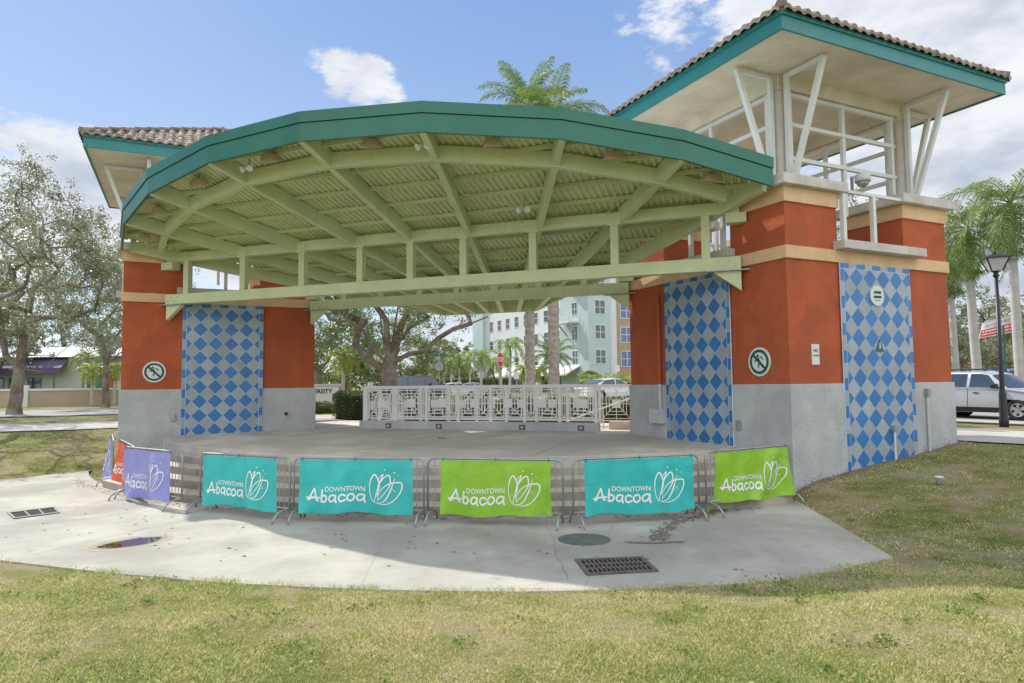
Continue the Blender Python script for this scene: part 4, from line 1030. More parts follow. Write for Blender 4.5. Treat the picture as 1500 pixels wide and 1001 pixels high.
# ================================================================ VEGETATION
def leaves(name, cents, size, mtl, root, aspect=.5, up=.0, rng=RNG):
    n = len(cents); d = rng.normal(size=(n, 3)); d /= np.linalg.norm(d, axis=1)[:, None]
    e = rng.normal(size=(n, 3)); e[:, 2] += up; e -= d*(e*d).sum(1)[:, None]; e /= np.linalg.norm(e, axis=1)[:, None]+1e-9
    sz = size*rng.uniform(.6, 1.35, n)[:, None]; a = d*sz*.5; b = e*sz*.5*aspect
    V_ = np.stack([cents-a, cents-b*.9+a*.1, cents+a, cents+b*.9+a*.1], 1).reshape(-1, 3)
    F_ = np.arange(4*n).reshape(n, 4)
    return npmesh(name, V_, F_, mtl, root)
def oak(label, base, H, spread, trunk_r, fork, ntgt, nleaf, lsize, mtl, seed, group=None, lean=(0, 0), low=.32, limbs=(), tall=0, bark='bark', sig=.42, name='oak_tree'):
    rng = np.random.default_rng(seed); root = thing(name, label, 'tree', tuple(base), group)
    b = np.array(base, float)
    nodes = [b+np.array([0, 0, -.15])]; par = [-1]
    nseg = 5
    for k in range(1, nseg+1):
        f = k/nseg; nodes.append(b+np.array([lean[0]*f+.06*math.sin(k*1.7+seed), lean[1]*f+.05*math.cos(k*2.1+seed), fork*f])); par.append(k-1)
    ft = len(nodes)-1
    for L in limbs:                      # hand placed main limbs
        cur = ft-1 if L[0] == 'low' else ft
        for q in L[1:]: nodes.append(np.array(q, float)); par.append(cur); cur = len(nodes)-1
    # crown targets
    c = b+np.array([lean[0]*1.5, lean[1]*1.5, H*(low+1)/2]); rz = H*(1-low)/2
    tg = []
    while len(tg) < ntgt:
        p = rng.normal(size=3); p /= np.linalg.norm(p); r_ = rng.uniform(.35, 1)**.45
        q = c+p*r_*np.array([spread, spread, rz])*(1+.16*math.sin(3*math.atan2(p[1], p[0])+seed)+.1*math.sin(7*p[2]+seed))
        if q[2] > b[2]+fork*.75: tg.append(q)
    for k in range(tall): tg.append(c+np.array([rng.normal()*.25*spread, rng.normal()*.2*spread, rz*(1.05+.35*rng.random())]))
    tg.sort(key=lambda q: np.linalg.norm(q-nodes[ft]))
    tips = []
    for q in tg:
        arr = np.array(nodes[ft:]); dd = np.linalg.norm(arr-q, axis=1)
        pen = dd+.35*np.maximum(0, arr[:, 2]-q[2])*1.2
        k = int(np.argmin(pen)); st_ = arr[k]; idx = k+ft; L = np.linalg.norm(q-st_); n = max(2, int(L/.55))
        bend = rng.normal(size=3)*.10*L; cur = idx; path = [st_]
        for z in range(1, n+1):
            f = z/n; p = st_+(q-st_)*f+bend*math.sin(math.pi*f)+np.array([0, 0, .10*L*math.sin(math.pi*f)])+rng.normal(size=3)*.035*L/n*1.5
            nodes.append(p); par.append(cur); cur = len(nodes)-1; path.append(p)
        tips.append(path)
    cnt = np.zeros(len(nodes)); hasch = set(par)
    for k in range(len(nodes)-1, -1, -1):
        if k not in hasch: cnt[k] += 1
        if par[k] >= 0: cnt[par[k]] += cnt[k]
    rad = .9*trunk_r*(cnt/cnt[ft])**.60; rad = np.maximum(rad, .012)
    for k in range(ft): rad[k] = trunk_r*(1.55 if k == 0 else 1.18-.05*k)
    mb = MB(); kids = {}
    for k, p in enumerate(par): kids.setdefault(p, []).append(k)
    # chains following the thickest child
    stack = [(0, None)]
    while stack:
        s_, prev = stack.pop(); ch = [] if prev is None else [prev]
        rs = [] if prev is None else [min(rad[prev], rad[s_]*1.1)]
        k = s_; ch.append(k); rs.append(rad[k])
        while k in kids:
            ks = sorted(kids[k], key=lambda z: -cnt[z])
            for o_ in ks[1:]: stack.append((o_, k))
            k = ks[0]; ch.append(k); rs.append(rad[k])
        if len(ch) > 1 and rs[0] > .0:
            mb.tube([nodes[z] for z in ch], list(map(float, rs)), 9 if rs[0] > .12 else (6 if rs[0] > .04 else 4), cap=False)
    mb.build('trunk', M[bark], root, smooth=True)
    if nleaf:
        per = nleaf//len(tips); cs = []
        for path in tips:
            n = int(per*rng.uniform(.45, 1.6)); pa = np.array(path); L = len(pa)
            t_ = rng.uniform(.25, 1.0, n)*(L-1); i_ = np.minimum(t_.astype(int), L-2); f = (t_-i_)[:, None]
            base_p = pa[i_]*(1-f)+pa[i_+1]*f
            sub = rng.normal(size=(max(3, n//28), 3))*sig                  # leaf tufts
            cs.append(base_p*.35+pa[-1]*.65+sub[rng.integers(0, len(sub), n)]+rng.normal(size=(n, 3))*sig*.33)
        leaves('crown', np.concatenate(cs), lsize, M[mtl], root, .5, 0, rng)
    return root
def gat(px, D): p = PX(px, D, 0); p.z = float(ground(p.x, p.y)); return p
GO = 'live oaks on the street verges'
oak('big live oak by the sidewalk at the far left with a forked brown trunk', gat(22, 39.5), 13.9, 5.6, .31, 2.7, 150, 36000, .15, 'oak_leaf', 3, GO, lean=(.3, 0), tall=5,
    limbs=(['x', tuple(P(60, 545, 39.5)), tuple(P(85, 520, 39)), tuple(P(108, 500, 38.6)), tuple(P(135, 470, 38.4))], ['x', tuple(P(8, 520, 39.8)), tuple(P(2, 470, 40))], ['x', tuple(P(34, 500, 39.5)), tuple(P(40, 440, 39.5))]))
oak('slim grey trunked oak before the tan garden wall at the left', gat(155, 52), 13.2, 5.4, .23, 3.2, 110, 21000, .16, 'oak_leaf', 5, GO,
    limbs=(['x', tuple(P(140, 530, 52)), tuple(P(115, 505, 51.5))], ['x', tuple(P(172, 520, 52)), tuple(P(185, 490, 52))], ['x', tuple(P(150, 500, 52)), tuple(P(143, 450, 52))]))
oak('broad spreading live oak with bare low limbs, framed in the middle of the stage opening', gat(570, 37), 10.6, 6.0, .42, 2.6, 130, 34000, .14, 'oak_leaf2', 8, GO, low=.42, tall=0,
    limbs=(['x', tuple(P(597, 520, 37)), tuple(P(622, 514, 36.6)), tuple(P(640, 497, 36.4)), tuple(P(664, 482, 36.2)), tuple(P(690, 474, 36)), tuple(P(715, 464, 36))],
           ['x', tuple(P(585, 500, 37)), tuple(P(600, 480, 37)), tuple(P(628, 464, 37.3))], ['x', tuple(P(560, 490, 37)), tuple(P(556, 455, 37))], ['x', tuple(P(578, 480, 37.3)), tuple(P(584, 445, 37.4))],
           ['x', tuple(P(566, 470, 36.6)), tuple(P(545, 440, 36.2))], ['x', tuple(P(590, 470, 37.6)), tuple(P(612, 440, 38))], ['low', tuple(P(545, 530, 37.6)), tuple(P(520, 505, 38.2)), tuple(P(498, 490, 38.6))],
           ['x', tuple(P(550, 515, 36.8)), tuple(P(532, 485, 36.6)), tuple(P(510, 470, 36.4))]))
oak('dense green oak beside the left tower, left of the spreading oak', gat(466, 46), 9.5, 4.2, .26, 2.6, 80, 19000, .17, 'oak_leaf2', 12, GO, low=.25)
oak('round oak far beyond the van, behind the spreading oak', gat(600, 66), 7.6, 4.2, .25, 2.3, 60, 9000, .22, 'oak_leaf2', 13, GO, low=.22)
oak('tall oak rising behind the right tower', gat(1285, 47), 13.6, 4.6, .3, 4, 80, 12000, .18, 'oak_leaf', 15, GO)
oak('oak behind the silver car, left of the red street banner', gat(1405, 52), 8.2, 4.6, .3, 2.6, 75, 16000, .18, 'oak_leaf', 16, GO, low=.22)
oak('oak behind the red street banner at the right edge', gat(1475, 58), 8.4, 4.8, .3, 2.6, 75, 16000, .19, 'oak_leaf', 17, GO, low=.2)
oak('oak at the right edge whose twigs reach into the sky', gat(1850, 24), 11.5, 5.2, .32, 3, 90, 18000, .13, 'oak_leaf', 19, GO)
oak('oak beyond the left edge, shading the left lawn', (-20.4, .6, float(ground(-20.4, .6))), 9.4, 4.6, .30, 2.8, 100, 11000, .14, 'oak_leaf', 20, GO, low=.42)
oak('oak behind the low building at the far left', gat(95, 84), 10.5, 7.0, .4, 3, 70, 12000, .28, 'oak_leaf', 22, GO, low=.25)
oak('oak behind the garden wall at the left picture edge', gat(-20, 70), 11, 6.0, .35, 3, 70, 10000, .26, 'oak_leaf', 23, GO, low=.2)
oak('oak behind the garden wall beside the left tower', gat(205, 74), 10.5, 6.0, .35, 3, 70, 11000, .26, 'oak_leaf', 24, GO, low=.2)
oak('distant oak behind the stone sign wall', gat(505, 72), 8.5, 5.0, .3, 2.5, 60, 9000, .26, 'oak_leaf2', 25, GO, low=.15)
oak('distant oak above the small parked cars', gat(655, 110), 8.0, 6.0, .3, 2.5, 50, 7000, .32, 'oak_leaf2', 26, GO, low=.1)

def frond(mb_r, vs, fs, o, az, el, L, nl, ll, droop, rng, wid=.035, vshape=.35):
    pts = []; p = np.array(o, float); e = el
    n = 14; dl = L/n
    for k in range(n+1):
        pts.append(p.copy()); e -= droop/n*(1+1.2*k/n)
        p = p+dl*np.array([math.cos(e)*math.cos(az), math.cos(e)*math.sin(az), math.sin(e)])
    mb_r.tube([tuple(q) for q in pts[::2]], [.030*(1-.8*i/7)+.004 for i in range(8)], 4, cap=False)
    side = np.array([-math.sin(az), math.cos(az), 0])
    for k in range(nl):
        f = .12+.88*k/nl; x = f*n; i = min(int(x), n-1); q = pts[i]+(pts[i+1]-pts[i])*(x-i)
        d = pts[i+1]-pts[i]; d = d/np.linalg.norm(d); nrm = np.cross(d, side)
        l = ll*(math.sin(math.pi*min(1, .18+.82*f)))**.6*rng.uniform(.85, 1.15)
        for s_ in (-1, 1):
            dv = side*s_*rng.uniform(.75, 1)+d*(.55+.3*f)+nrm*rng.uniform(-vshape, vshape)*-1
            dv /= np.linalg.norm(dv); m_ = q+dv*l*.55; t_ = m_+(dv*.7+np.array([0, 0, -.75]))*l*.42
            w_ = d*wid*.5; b = len(vs)
            vs += [q-w_*.5, q+w_*.5, m_+w_, m_-w_, t_]; fs += [(b, b+1, b+2), (b, b+2, b+3), (b+3, b+2, b+4)]
def palm(label, base, H, tr, L, nf, mtl, seed, trunk='royal_trunk', shaft=True, nl=34, ll=.62, group=None, e0=(-.5, 1.35), droop=1.5, wid=.045, name='palm_tree'):
    rng = np.random.default_rng(seed); root = thing(name, label, 'palm', tuple(base), group)
    b = np.array(base, float); lx, ly = rng.uniform(-.15, .15, 2)
    pts = [(b[0]+lx*math.sin(f*1.5), b[1]+ly*math.sin(f*1.5), b[2]-.1+H*f) for f in np.linspace(0, 1, 9)]
    rr = [tr*(1.25 if f == 0 else 1.05-.18*f+.08*math.sin(3*f)) for f in np.linspace(0, 1, 9)]
    if trunk == 'palm_trunk':   # boot scars: stacked rings
        P2 = []; R2 = []; n = int(H/.16)
        for k in range(n+1):
            f = k/n; i = min(int(f*8), 7); q = f*8-i; p = tuple(pts[i][z]*(1-q)+pts[i+1][z]*q for z in range(3)); r_ = rr[i]*(1-q)+rr[i+1]*q
            P2.append(p); R2.append(r_*(1.0+.09*(k % 2)+rng.uniform(-.03, .03)))
        MB().tube(P2, R2, 12).build('trunk', M[trunk], root)
    else: MB().tube(pts, rr, 12).build('trunk', M[trunk], root, smooth=True)
    top = np.array(pts[-1])
    if shaft: MB().tube([tuple(top), tuple(top+[0, 0, .5*L*.4]), tuple(top+[0, 0, L*.42])], [tr*.95, tr*.85, tr*.3], 10).build('crownshaft', M['shaft'], root, smooth=True); top = top+np.array([0, 0, L*.38])
    mbr = MB(); vs = []; fs = []
    for k in range(nf):
        f = (k+.5)/nf; el = e0[0]+(e0[1]-e0[0])*f**.8; az = k*2.4+rng.uniform(-.25, .25)
        frond(mbr, vs, fs, top+rng.normal(size=3)*.04, az, el, L*rng.uniform(.85, 1.08)*(1 if f < .85 else .8), nl, ll, droop*rng.uniform(.8, 1.2)*(1-.4*f), rng, wid)
    cr = npmesh('crown', np.array(vs), np.array(fs), M[mtl], root)
    mbr.build('frond_stems', M['shaft'], cr)
    return root
GP = 'palms around the plaza'
def ztop(py, D): return (567-py)/FPX*D+EYE
p = gat(776, 37); palm('tall palm with a rough trunk, the left one of the pair behind the canopy', p, ztop(150, 37)-p.z, .24, 3.5, 22, 'palm_leaf', 31, 'palm_trunk', False, 58, .8, GP, (-.7, 1.45), 1.2, .045)
p = gat(812, 33); palm('tall palm with a rough trunk, the right one of the pair behind the canopy', p, ztop(168, 33)-p.z, .245, 3.3, 22, 'palm_leaf', 33, 'palm_trunk', False, 58, .8, GP, (-.8, 1.4), 1.35, .045)
p = gat(1434, 36); palm('pale trunked palm behind the silver car, left end of the red street banner', p, 8.0, .22, 3.7, 24, 'palm_leaf', 34, group=GP, e0=(-1.1, 1.3), ll=.9, nl=64, wid=.042)
p = gat(1495, 33); palm('pale trunked palm at the right picture edge', p, 8.6, .20, 3.7, 24, 'palm_leaf', 35, group=GP, e0=(-1.1, 1.3), ll=.9, nl=64, wid=.042)
p = gat(1402, 43); palm('palm just right of the right tower, partly hidden by it', p, 7.6, .2, 3.2, 22, 'palm_leaf', 36, group=GP, e0=(-1.1, 1.3), ll=.85, nl=58, wid=.042)
for px_, D, H, L, mtl, lb, sd_ in ((745.5, 58, 3.6, 2.3, 'palm_bright', 'slender bright palm right of the stop sign', 41), (704, 62, 3.2, 2.0, 'palm_bright', 'slender palm left of the stop sign', 42),
        (673, 66, 3.1, 2.1, 'palm_bright', 'slender palm above the parked cars, beside the street name sign', 43), (652, 70, 2.9, 2.1, 'palm_dusty', 'low palm behind the street name sign', 44), (688, 82, 3.6, 2.3, 'palm_dusty', 'small far palm between the two slender ones', 45),
        (722, 86, 3.4, 2.2, 'palm_bright', 'small far palm just left of the stop sign', 46), (124, 60, 3.4, 2.2, 'palm_leaf', 'dark low palm behind the garden wall, left of the slim oak', 47), (135, 57, 2.4, 1.8, 'palm_yellow', 'bright green palm tuft behind the garden wall', 48),
        (168, 58, 2.6, 1.7, 'palm_yellow', 'yellow green palm between the slim oak and the left tower', 49), (500, 40, 2.6, 1.7, 'palm_yellow', 'droopy yellowing palm behind the hedge, right of the sign wall', 50),
        (637, 72, 2.4, 2.0, 'palm_bright', 'low bright palm left of the grey backed stop sign', 52), (662, 78, 3.4, 2.2, 'palm_bright', 'far bright palm between the street name sign and the slender palms', 53), (735, 72, 3.0, 2.2, 'palm_bright', 'bright palm directly behind the red stop sign', 54), (765, 64, 2.0, 1.6, 'palm_yellow', 'low yellow palm at the foot of the left rough trunk', 55), (790, 62, 1.8, 1.6, 'palm_yellow', 'low yellow palm between the feet of the two rough trunks', 56)):
    p = gat(px_, D); palm(lb, p, H, .11, L, 12, mtl, sd_, shaft=True, nl=22, ll=.55, group=GP, wid=.07, e0=(-.4, 1.3), droop=1.9)
p = gat(807, 56); palm('stout feathery date palm between and behind the two rough trunks', p, 3.6, .28, 2.6, 26, 'palm_dusty', 51, 'palm_trunk', False, 36, .45, GP, (-.5, 1.4), .9, .06)
for px_, D, lb, sd_ in ((877, 48, 'yellow green areca clump left of the parked sedan roof', 61), (911, 50, 'bright yellow palm clump beside the right tower opening', 62), (597, 60, 'bright yellow palm clump behind the van', 63)):
    p = gat(px_, D); palm(lb, p, .9, .12, 2.1, 16, 'palm_yellow', sd_, shaft=False, nl=22, ll=.5, group='yellow green palm clumps', wid=.07, e0=(.1, 1.4), droop=1.3, name='palm_clump')
# hedges and shrubs
def hedge(name, label, a, b, w_, h, n, mtl, cat='hedge', group=None, size=.06, rnd=0.):
    a = Vector(a); b = Vector(b); d = (b-a); L = d.length; d.normalize(); nr = Vector((-d.y, d.x, 0)); rng = np.random.default_rng(int(abs(a.x)*100) % 9973)
    root = thing(name, label, cat, tuple(a), group)
    t_ = rng.uniform(0, 1, n)*L; s_ = rng.uniform(-1, 1, n)*w_/2; z_ = rng.uniform(0, 1, n)**.7*h
    face = rng.integers(0, 4, n); sh = rng.uniform(.0, .08, n)
    s_ = np.where(face == 0, -w_/2+sh, np.where(face == 1, w_/2-sh, s_)); z_ = np.where(face == 2, h-sh, z_); t_ = np.where(face == 3, np.where(t_ > L/2, L-sh, sh), t_)
    bump = .05*np.sin(t_*3.1)+.04*np.sin(t_*7.7+s_*5)+.03*np.sin(z_*9+t_*4)
    if rnd: k = np.sqrt(np.clip(1-((t_/L-.5)*2)**2*.75, .05, 1)); z_ = z_*k; s_ = s_*k
    z_ = z_+bump; s_ = s_*(1+bump)
    V0 = np.array(a)[None]+np.array(d)[None]*t_[:, None]+np.array(nr)[None]*s_[:, None]+np.array([0, 0, 1.])[None]*z_[:, None]
    ob = leaves('foliage', V0, size, M[mtl], root, .6, 0, rng)
    core = MB(); q = [a+nr*(-w_/2+.14)+d*.12, b+nr*(-w_/2+.14)-d*.12, b-nr*(-w_/2+.14)-d*.12, a-nr*(-w_/2+.14)+d*.12]
    if rnd:
        mm = a.lerp(b, .5); core.tube([tuple(mm), tuple(mm+Vector((0, 0, h*.6)))], [w_*.22, w_*.10], 8)
    else: core.prism([(p_.x, p_.y) for p_ in q], a.z, a.z+h-.16)
    core.build('branches', M['hedge_core'], root)
M['hedge_core'] = mat('hedge_twigs', (.045, .055, .025), .95, .3, 8)
hg0 = G(485, 615); hg1 = G(533, 617)
dv = (hg1-hg0).normalized(); hb_ = Vector((-dv.y, dv.x, 0))*.5
hedge('hedge', 'clipped dark green hedge block left of the white railing', (hg0.x+hb_.x, hg0.y+hb_.y, .86), (hg1.x+hb_.x+.5, hg1.y+hb_.y, .86), 1.0, 1.22, 9000, 'hedge_leaf', size=.075)
hedge('hedge', 'long low hedge seen through the white railings', (-4.6, 7.4, .86), (8.5, 7.4, .86), 1.0, .95, 16000, 'hedge_leaf', size=.085)
a_, b_ = gat(455, 37), gat(492, 37); hedge('hedge', 'low grey green hedge below the stone sign wall', a_, b_, .9, .55, 3000, 'oak_leaf2', size=.09)
a_, b_ = gat(846, 50), gat(888, 50); hedge('shrub', 'bright green rounded shrub before the sea green building', (a_.x, a_.y, 1.2), (b_.x, b_.y, 1.2), 1.6, 2.0, 5000, 'palm_leaf', 'shrub', size=.13, rnd=1)
a_, b_ = gat(712, 66), gat(726, 66); hedge('shrub', 'small clipped shrub by the awning shop', (a_.x, a_.y, 1.2), (b_.x, b_.y, 1.2), 1.0, 2.6, 1800, 'hedge_leaf', 'shrub', size=.13, rnd=1)
a_, b_ = gat(1395, 40), gat(1500, 40); hedge('hedge', 'green shrub row behind the silver car', a_, b_, 1.2, 1.5, 6000, 'hedge_leaf', size=.12)
a_, b_ = gat(560, 78), gat(745, 88); hedge('hedge', 'long green planting along the far side of the crossing', a_, b_, 1.6, 2.2, 12000, 'oak_leaf2', size=.2)
# distant tree belt all round, far off
def belt(name, label, pts, h, n, size, mtl):
    rng = np.random.default_rng(len(name)+n); P_ = []
    for k in range(n):
        s = rng.uniform(0, len(pts)-1.001); i = int(s); f = s-i; q = np.array(pts[i])*(1-f)+np.array(pts[i+1])*f
        hh = h*(.72+.28*math.sin(s*9.1)+.15*math.sin(s*23.7)+.1*math.sin(s*51)); P_.append([q[0]+rng.normal()*2.2, q[1]+rng.normal()*2.2, .9+hh*rng.random()**.7])
    ob = leaves(name, np.array(P_), size, M[mtl], None, .6, 0, rng); tag(ob, label, kind='stuff')
fp = lambda px_, D: tuple(PX(px_, D, 0))[:2]
belt('distant_trees', 'far belt of trees on the horizon', [fp(-900, 120), fp(-300, 125), fp(100, 120), fp(420, 135), fp(600, 150), fp(760, 150)], 7.5, 26000, .75, 'oak_leaf2')
belt('distant_trees', 'far belt of trees beyond the right tower', [fp(1330, 78), fp(1420, 80), fp(1560, 80), fp(1900, 80)], 6.5, 12000, .5, 'oak_leaf')

# ================================================================ BUILDINGS
def window(root, xf, x0, x1, z0, z1, gl='glass', fm='sign_white', cols=2, rows=2):
    q = xm(xf); q.box((x0-.09, -.05, z0-.09), (x1+.09, .0, z0)); q.box((x0-.09, -.05, z1), (x1+.09, 0, z1+.09)); q.box((x0-.09, -.05, z0), (x0, 0, z1)); q.box((x1, -.05, z0), (x1+.09, 0, z1))
    for k in range(1, cols): x = x0+(x1-x0)*k/cols; q.box((x-.04, -.045, z0), (x+.04, -.01, z1))
    for k in range(1, rows): z = z0+(z1-z0)*k/rows; q.box((x0, -.042, z-.035), (x1, -.012, z+.035))
    f = q.build('window', M[fm], root); q = xm(xf); q.add([(x0, -.012, z0), (x1, -.012, z0), (x1, -.012, z1), (x0, -.012, z1)], [(0, 1, 2, 3)]); q.build('pane', M[gl], f)
bc = PX(863, 85, .9)
def bxf(ax, off=0.):                 # facade frame: x along the facade, -y outwards
    d = U if ax == 'u' else Vv; n = Vv if ax == 'u' else U      # outward normals are -v and -u
    return lambda p: bc+d*p[0]+n*(p[1]+off)+Vector((0, 0, p[2]))
apt = thing('apartment_building', 'pale apartment block with a sea green corner tower and white balconies', 'building', tuple(bc)); HB = 20
fu = bxf('u'); fv = bxf('v')
def blk(x0, x1, y0, y1, z0, z1, mt, nm='wall'): # x along u, y along v
    mb = MB(); mb.xf = lambda p: bc+U*p[0]+Vv*p[1]+Vector((0, 0, p[2])); mb.box((x0, y0, z0), (x1, y1, z1)); return mb.build(nm, M[mt], apt)
blk(0, 3.4, 0, 7.0, -.5, HB, 'green_wall'); blk(3.4, 4.6, .5, 12, -.5, HB-.6, 'white_wall'); blk(4.6, 16, 1.0, 12, -.5, HB-.9, 'tan_wall'); blk(16, 30, .5, 12, -.5, HB-.6, 'white_wall')
blk(.8, 12, 7.0, 34.0, 3.4, HB-.8, 'white_wall'); blk(.9, 12, 7.0, 34.0, -.5, 3.4, 'tan_wall'); blk(.2, 10, 34.0, 38.5, -.5, HB, 'green_wall')
for z in (2.4, 5.55, 8.7, 11.85, 15.0):
    window(apt, fu, 1.05, 2.5, z+1.5, z+3.2); 
    window(apt, bxf('v'), 2.6, 3.9, z+1.5, z+3.2)
    for k in range(3): window(apt, bxf('u', .995), 5.6+3.4*k, 7.4+3.4*k, z+1.2, z+3.1, 'glass_blue', cols=2)
    for k in range(8): window(apt, bxf('v', .795), 8.6+3.2*k, 9.9+3.2*k, z+1.5, z+3.1, cols=1, rows=2)
for z in (2.4, 5.55, 8.7, 11.85, 15.0):
    for k in range(4): window(apt, bxf('u', .495), 17.2+3.4*k, 18.8+3.4*k, z+1.2, z+3.1, cols=2)
for z in (9.2, 15.5):
    for x0 in (3.2,):
        mb = xm(fv); mb.box((x0-.9, -1.5, z), (x0+2.4, .0, z+.22)); bal = mb.build('balcony', M['white_wall'], apt)
        mb = xm(fv)
        for k in range(17): x = x0-.85+3.2*k/16; mb.bar((x, -1.45, z+.2), (x, -1.45, z+1.2), .05)
        mb.bar((x0-.9, -1.45, z+1.2), (x0+2.4, -1.45, z+1.2), .08)
        for e in (x0-.87, x0+2.37):
            for k in range(6): mb.bar((e, -1.4+.26*k, z+.2), (e, -1.4+.26*k, z+1.2), .05)
        mb.build('balustrade', M['sign_white'], bal)
        mb = xm(fv)
        for e in (x0-.6, x0+2.1): mb.bar((e, -1.35, z), (e, -.02, z-1.5), .16)
        mb.build('strut', M['galv'], bal)
blk(-.3, 3.7, -.3, 7.3, HB, HB+.4, 'white_wall', 'cornice')
for v0, v1 in ((2, 9.5), (11, 19), (20, 26)):
    mb = xm(fv); mb.add([(v0, .7, 4.1), (v1, .7, 4.1), (v1, -2.2, 2.7), (v0, -2.2, 2.7), (v0, .7, 4.02), (v1, .7, 4.02), (v1, -2.2, 2.45), (v0, -2.2, 2.45)],
                         [(0, 1, 2, 3), (7, 6, 5, 4), (3, 2, 6, 7), (0, 3, 7, 4), (1, 5, 6, 2)]); mb.build('awning', M['awning'], apt)
for k in range(7): window(apt, bxf('v', .895), 8.4+3.6*k, 10.2+3.6*k, .6, 2.4, 'glass', 'sage_wall', 1, 1)
blk(.4, .9, 33.8, 34.0, -.5, 3.2, 'green_wall', 'pilaster')
# other houses
def simple_house(name, label, cat, p, ax, W, Dp, H, wall, roof, rh=1.6, wins=4, storeys=1, over=.6):
    d = U if ax == 'u' else Vv; n = Vv if ax == 'u' else U
    if ax == 'cam': d = Vector((RT.x, RT.y, 0)); n = Vector((FW.x, FW.y, 0)).normalized()
    root = thing(name, label, cat, tuple(p)); xf = lambda q: p+d*q[0]+n*q[1]+Vector((0, 0, q[2]))
    xm(xf).box((0, 0, -.5), (W, Dp, H)).build('wall', M[wall], root)
    mb = xm(xf); o = over; mb.add([(-o, -o, H+.003), (W+o, -o, H+.003), (W+o, Dp+o, H+.003), (-o, Dp+o, H+.003), (Dp/2, Dp/2, H+rh), (W-Dp/2, Dp/2, H+rh)],
                                  [(0, 1, 5, 4), (1, 2, 5), (2, 3, 4, 5), (3, 0, 4), (3, 2, 1, 0)]); mb.build('roof', M[roof], root)
    for s_ in range(storeys):
        for k in range(wins): x = W*(k+.5)/wins; window(root, xf, x-.6, x+.6, 1.0+s_*3.1, 2.5+s_*3.1)
    return root, xf
p = PX(-30, 72, .9); root, xf = simple_house('low_building', 'low pale building with a metal roof and a dark purple awning beyond the garden wall', 'building', p, 'cam', 19, 8, 4.75, 'sage_wall', 'metal_dull', 1.3, 0)
q = xm(xf); q.add([(0, -.02, 4.7), (9.6, -.02, 4.7), (9.6, -1.6, 3.6), (0, -1.6, 3.6), (0, -1.6, 2.95), (9.6, -1.6, 2.95)], [(0, 3, 2, 1), (3, 4, 5, 2)]); q.build('awning', M['purple'], root)
for x in (1.2, 3.2, 5.2): window(root, xf, x, x+1.3, .6, 2.5, 'glass', 'door_green', 2, 1)
for x in (10.9, 12.3): q = xm(xf); q.box((x, -.06, -.4), (x+1.1, -.01, 2.8)); q.build('door', M['door_green'], root)
q = xm(xf); q.box((13.6, -.06, -.4), (14.5, -.01, 2.8)); q.build('door', M['red'], root)
for x in (.4, 4.6, 8.9): q = xm(xf); q.tube([(x, -1.5, -.4), (x, -1.5, 3.0)], .09, 8); q.build('post', M['bark'], root)
p = PX(607, 118, 1.2); simple_house('house', 'distant white block with a grey roof above the treetops', 'building', p, 'cam', 6.5, 5, 8.6, 'white_wall', 'metal_roof', .8, 2, 3, .3)
p = PX(1385, 74, 1.0); simple_house('house', 'tan house with grey windows behind the trees at the right', 'building', p, 'cam', 14, 8, 6.0, 'tan_wall', 'metal_roof', 1.6, 4, 2)
# garden wall with cap and posts
gw = thing('garden_wall', 'long tan garden wall with a white cap across the street at the left', 'wall', tuple(PX(0, 60, .9)))
def gxf(p): return UV(p[0], 48.9+p[1], p[2])
mb = xm(gxf); mb.box((-150, 0, .5), (-2, .25, 2.18)); mb.build('wall', M['garden_wall'], gw)
mb = xm(gxf); mb.box((-150, -.07, 2.18), (-2, .32, 2.36)); mb.build('cap', M['white_wall'], gw)
pu = gat(13, 60)
for k in range(12):
    u = -27.6+9.5*(k-5); q = xm(gxf); q.box((u-.22, -.12, .5), (u+.22, .37, 2.62)); q.build('post', M['white_wall'], gw, bevel=.02)
# stone sign wall
p0 = PX(448, 39, 1.0); p1 = PX(496, 39, 1.0); d = (p1-p0).normalized(); n = Vector((-d.y, d.x, 0)); sw = thing('sign_wall', 'low white wall sign with dark capital letters, half hidden by the left tower', 'sign', tuple(p0))
sxf = lambda q: p0+d*q[0]+n*q[1]+Vector((0, 0, q[2])); L_ = (p1-p0).length
xm(sxf).box((-.6, 0, -.2), (L_, .35, 1.34)).build('wall', M['white_wall'], sw, bevel=.02); xm(sxf).box((-.7, -.06, 1.34), (L_+.08, .41, 1.46)).build('cap', M['cap'], sw, bevel=.01)
letters(sxf, lambda s, o, z: (s, -o, z), .60, 1.03, 'UNIVERSITY', .34, .006, 'lettering', M['black'], sw, .012)

# ================================================================ STREET FURNITURE
p = gat(1467.5, 21.4); lp = thing('lamp_post', 'black street lamp post with a glass lantern in front of the silver car', 'lamp post', tuple(p))
px_, py_, pz_ = p; H_ = 4.75
MB().lathe([(.135, -.2), (.135, .25), (.115, .3), (.105, 1.05), (.085, 1.1), (.072, 1.2), (.052, H_)], 14, tuple(p)).build('post', M['black'], lp, smooth=True)
MB().lathe([(.06, H_-.02), (.10, H_+.03), (.06, H_+.09), (.09, H_+.15), (.13, H_+.18)], 12, tuple(p)).build('collar', M['black'], lp, smooth=True)
mb = MB(); zb, zt = pz_+H_+.18, pz_+H_+.56; a_, b_ = .15, .30
mb.add([(px_+sx*a_, py_+sy*a_, zb) for sx, sy in ((-1, -1), (1, -1), (1, 1), (-1, 1))]+[(px_+sx*b_, py_+sy*b_, zt) for sx, sy in ((-1, -1), (1, -1), (1, 1), (-1, 1))], [(0, 1, 5, 4), (1, 2, 6, 5), (2, 3, 7, 6), (3, 0, 4, 7), (3, 2, 1, 0)])
ln = mb.build('lantern', M['glass_lamp'], lp)
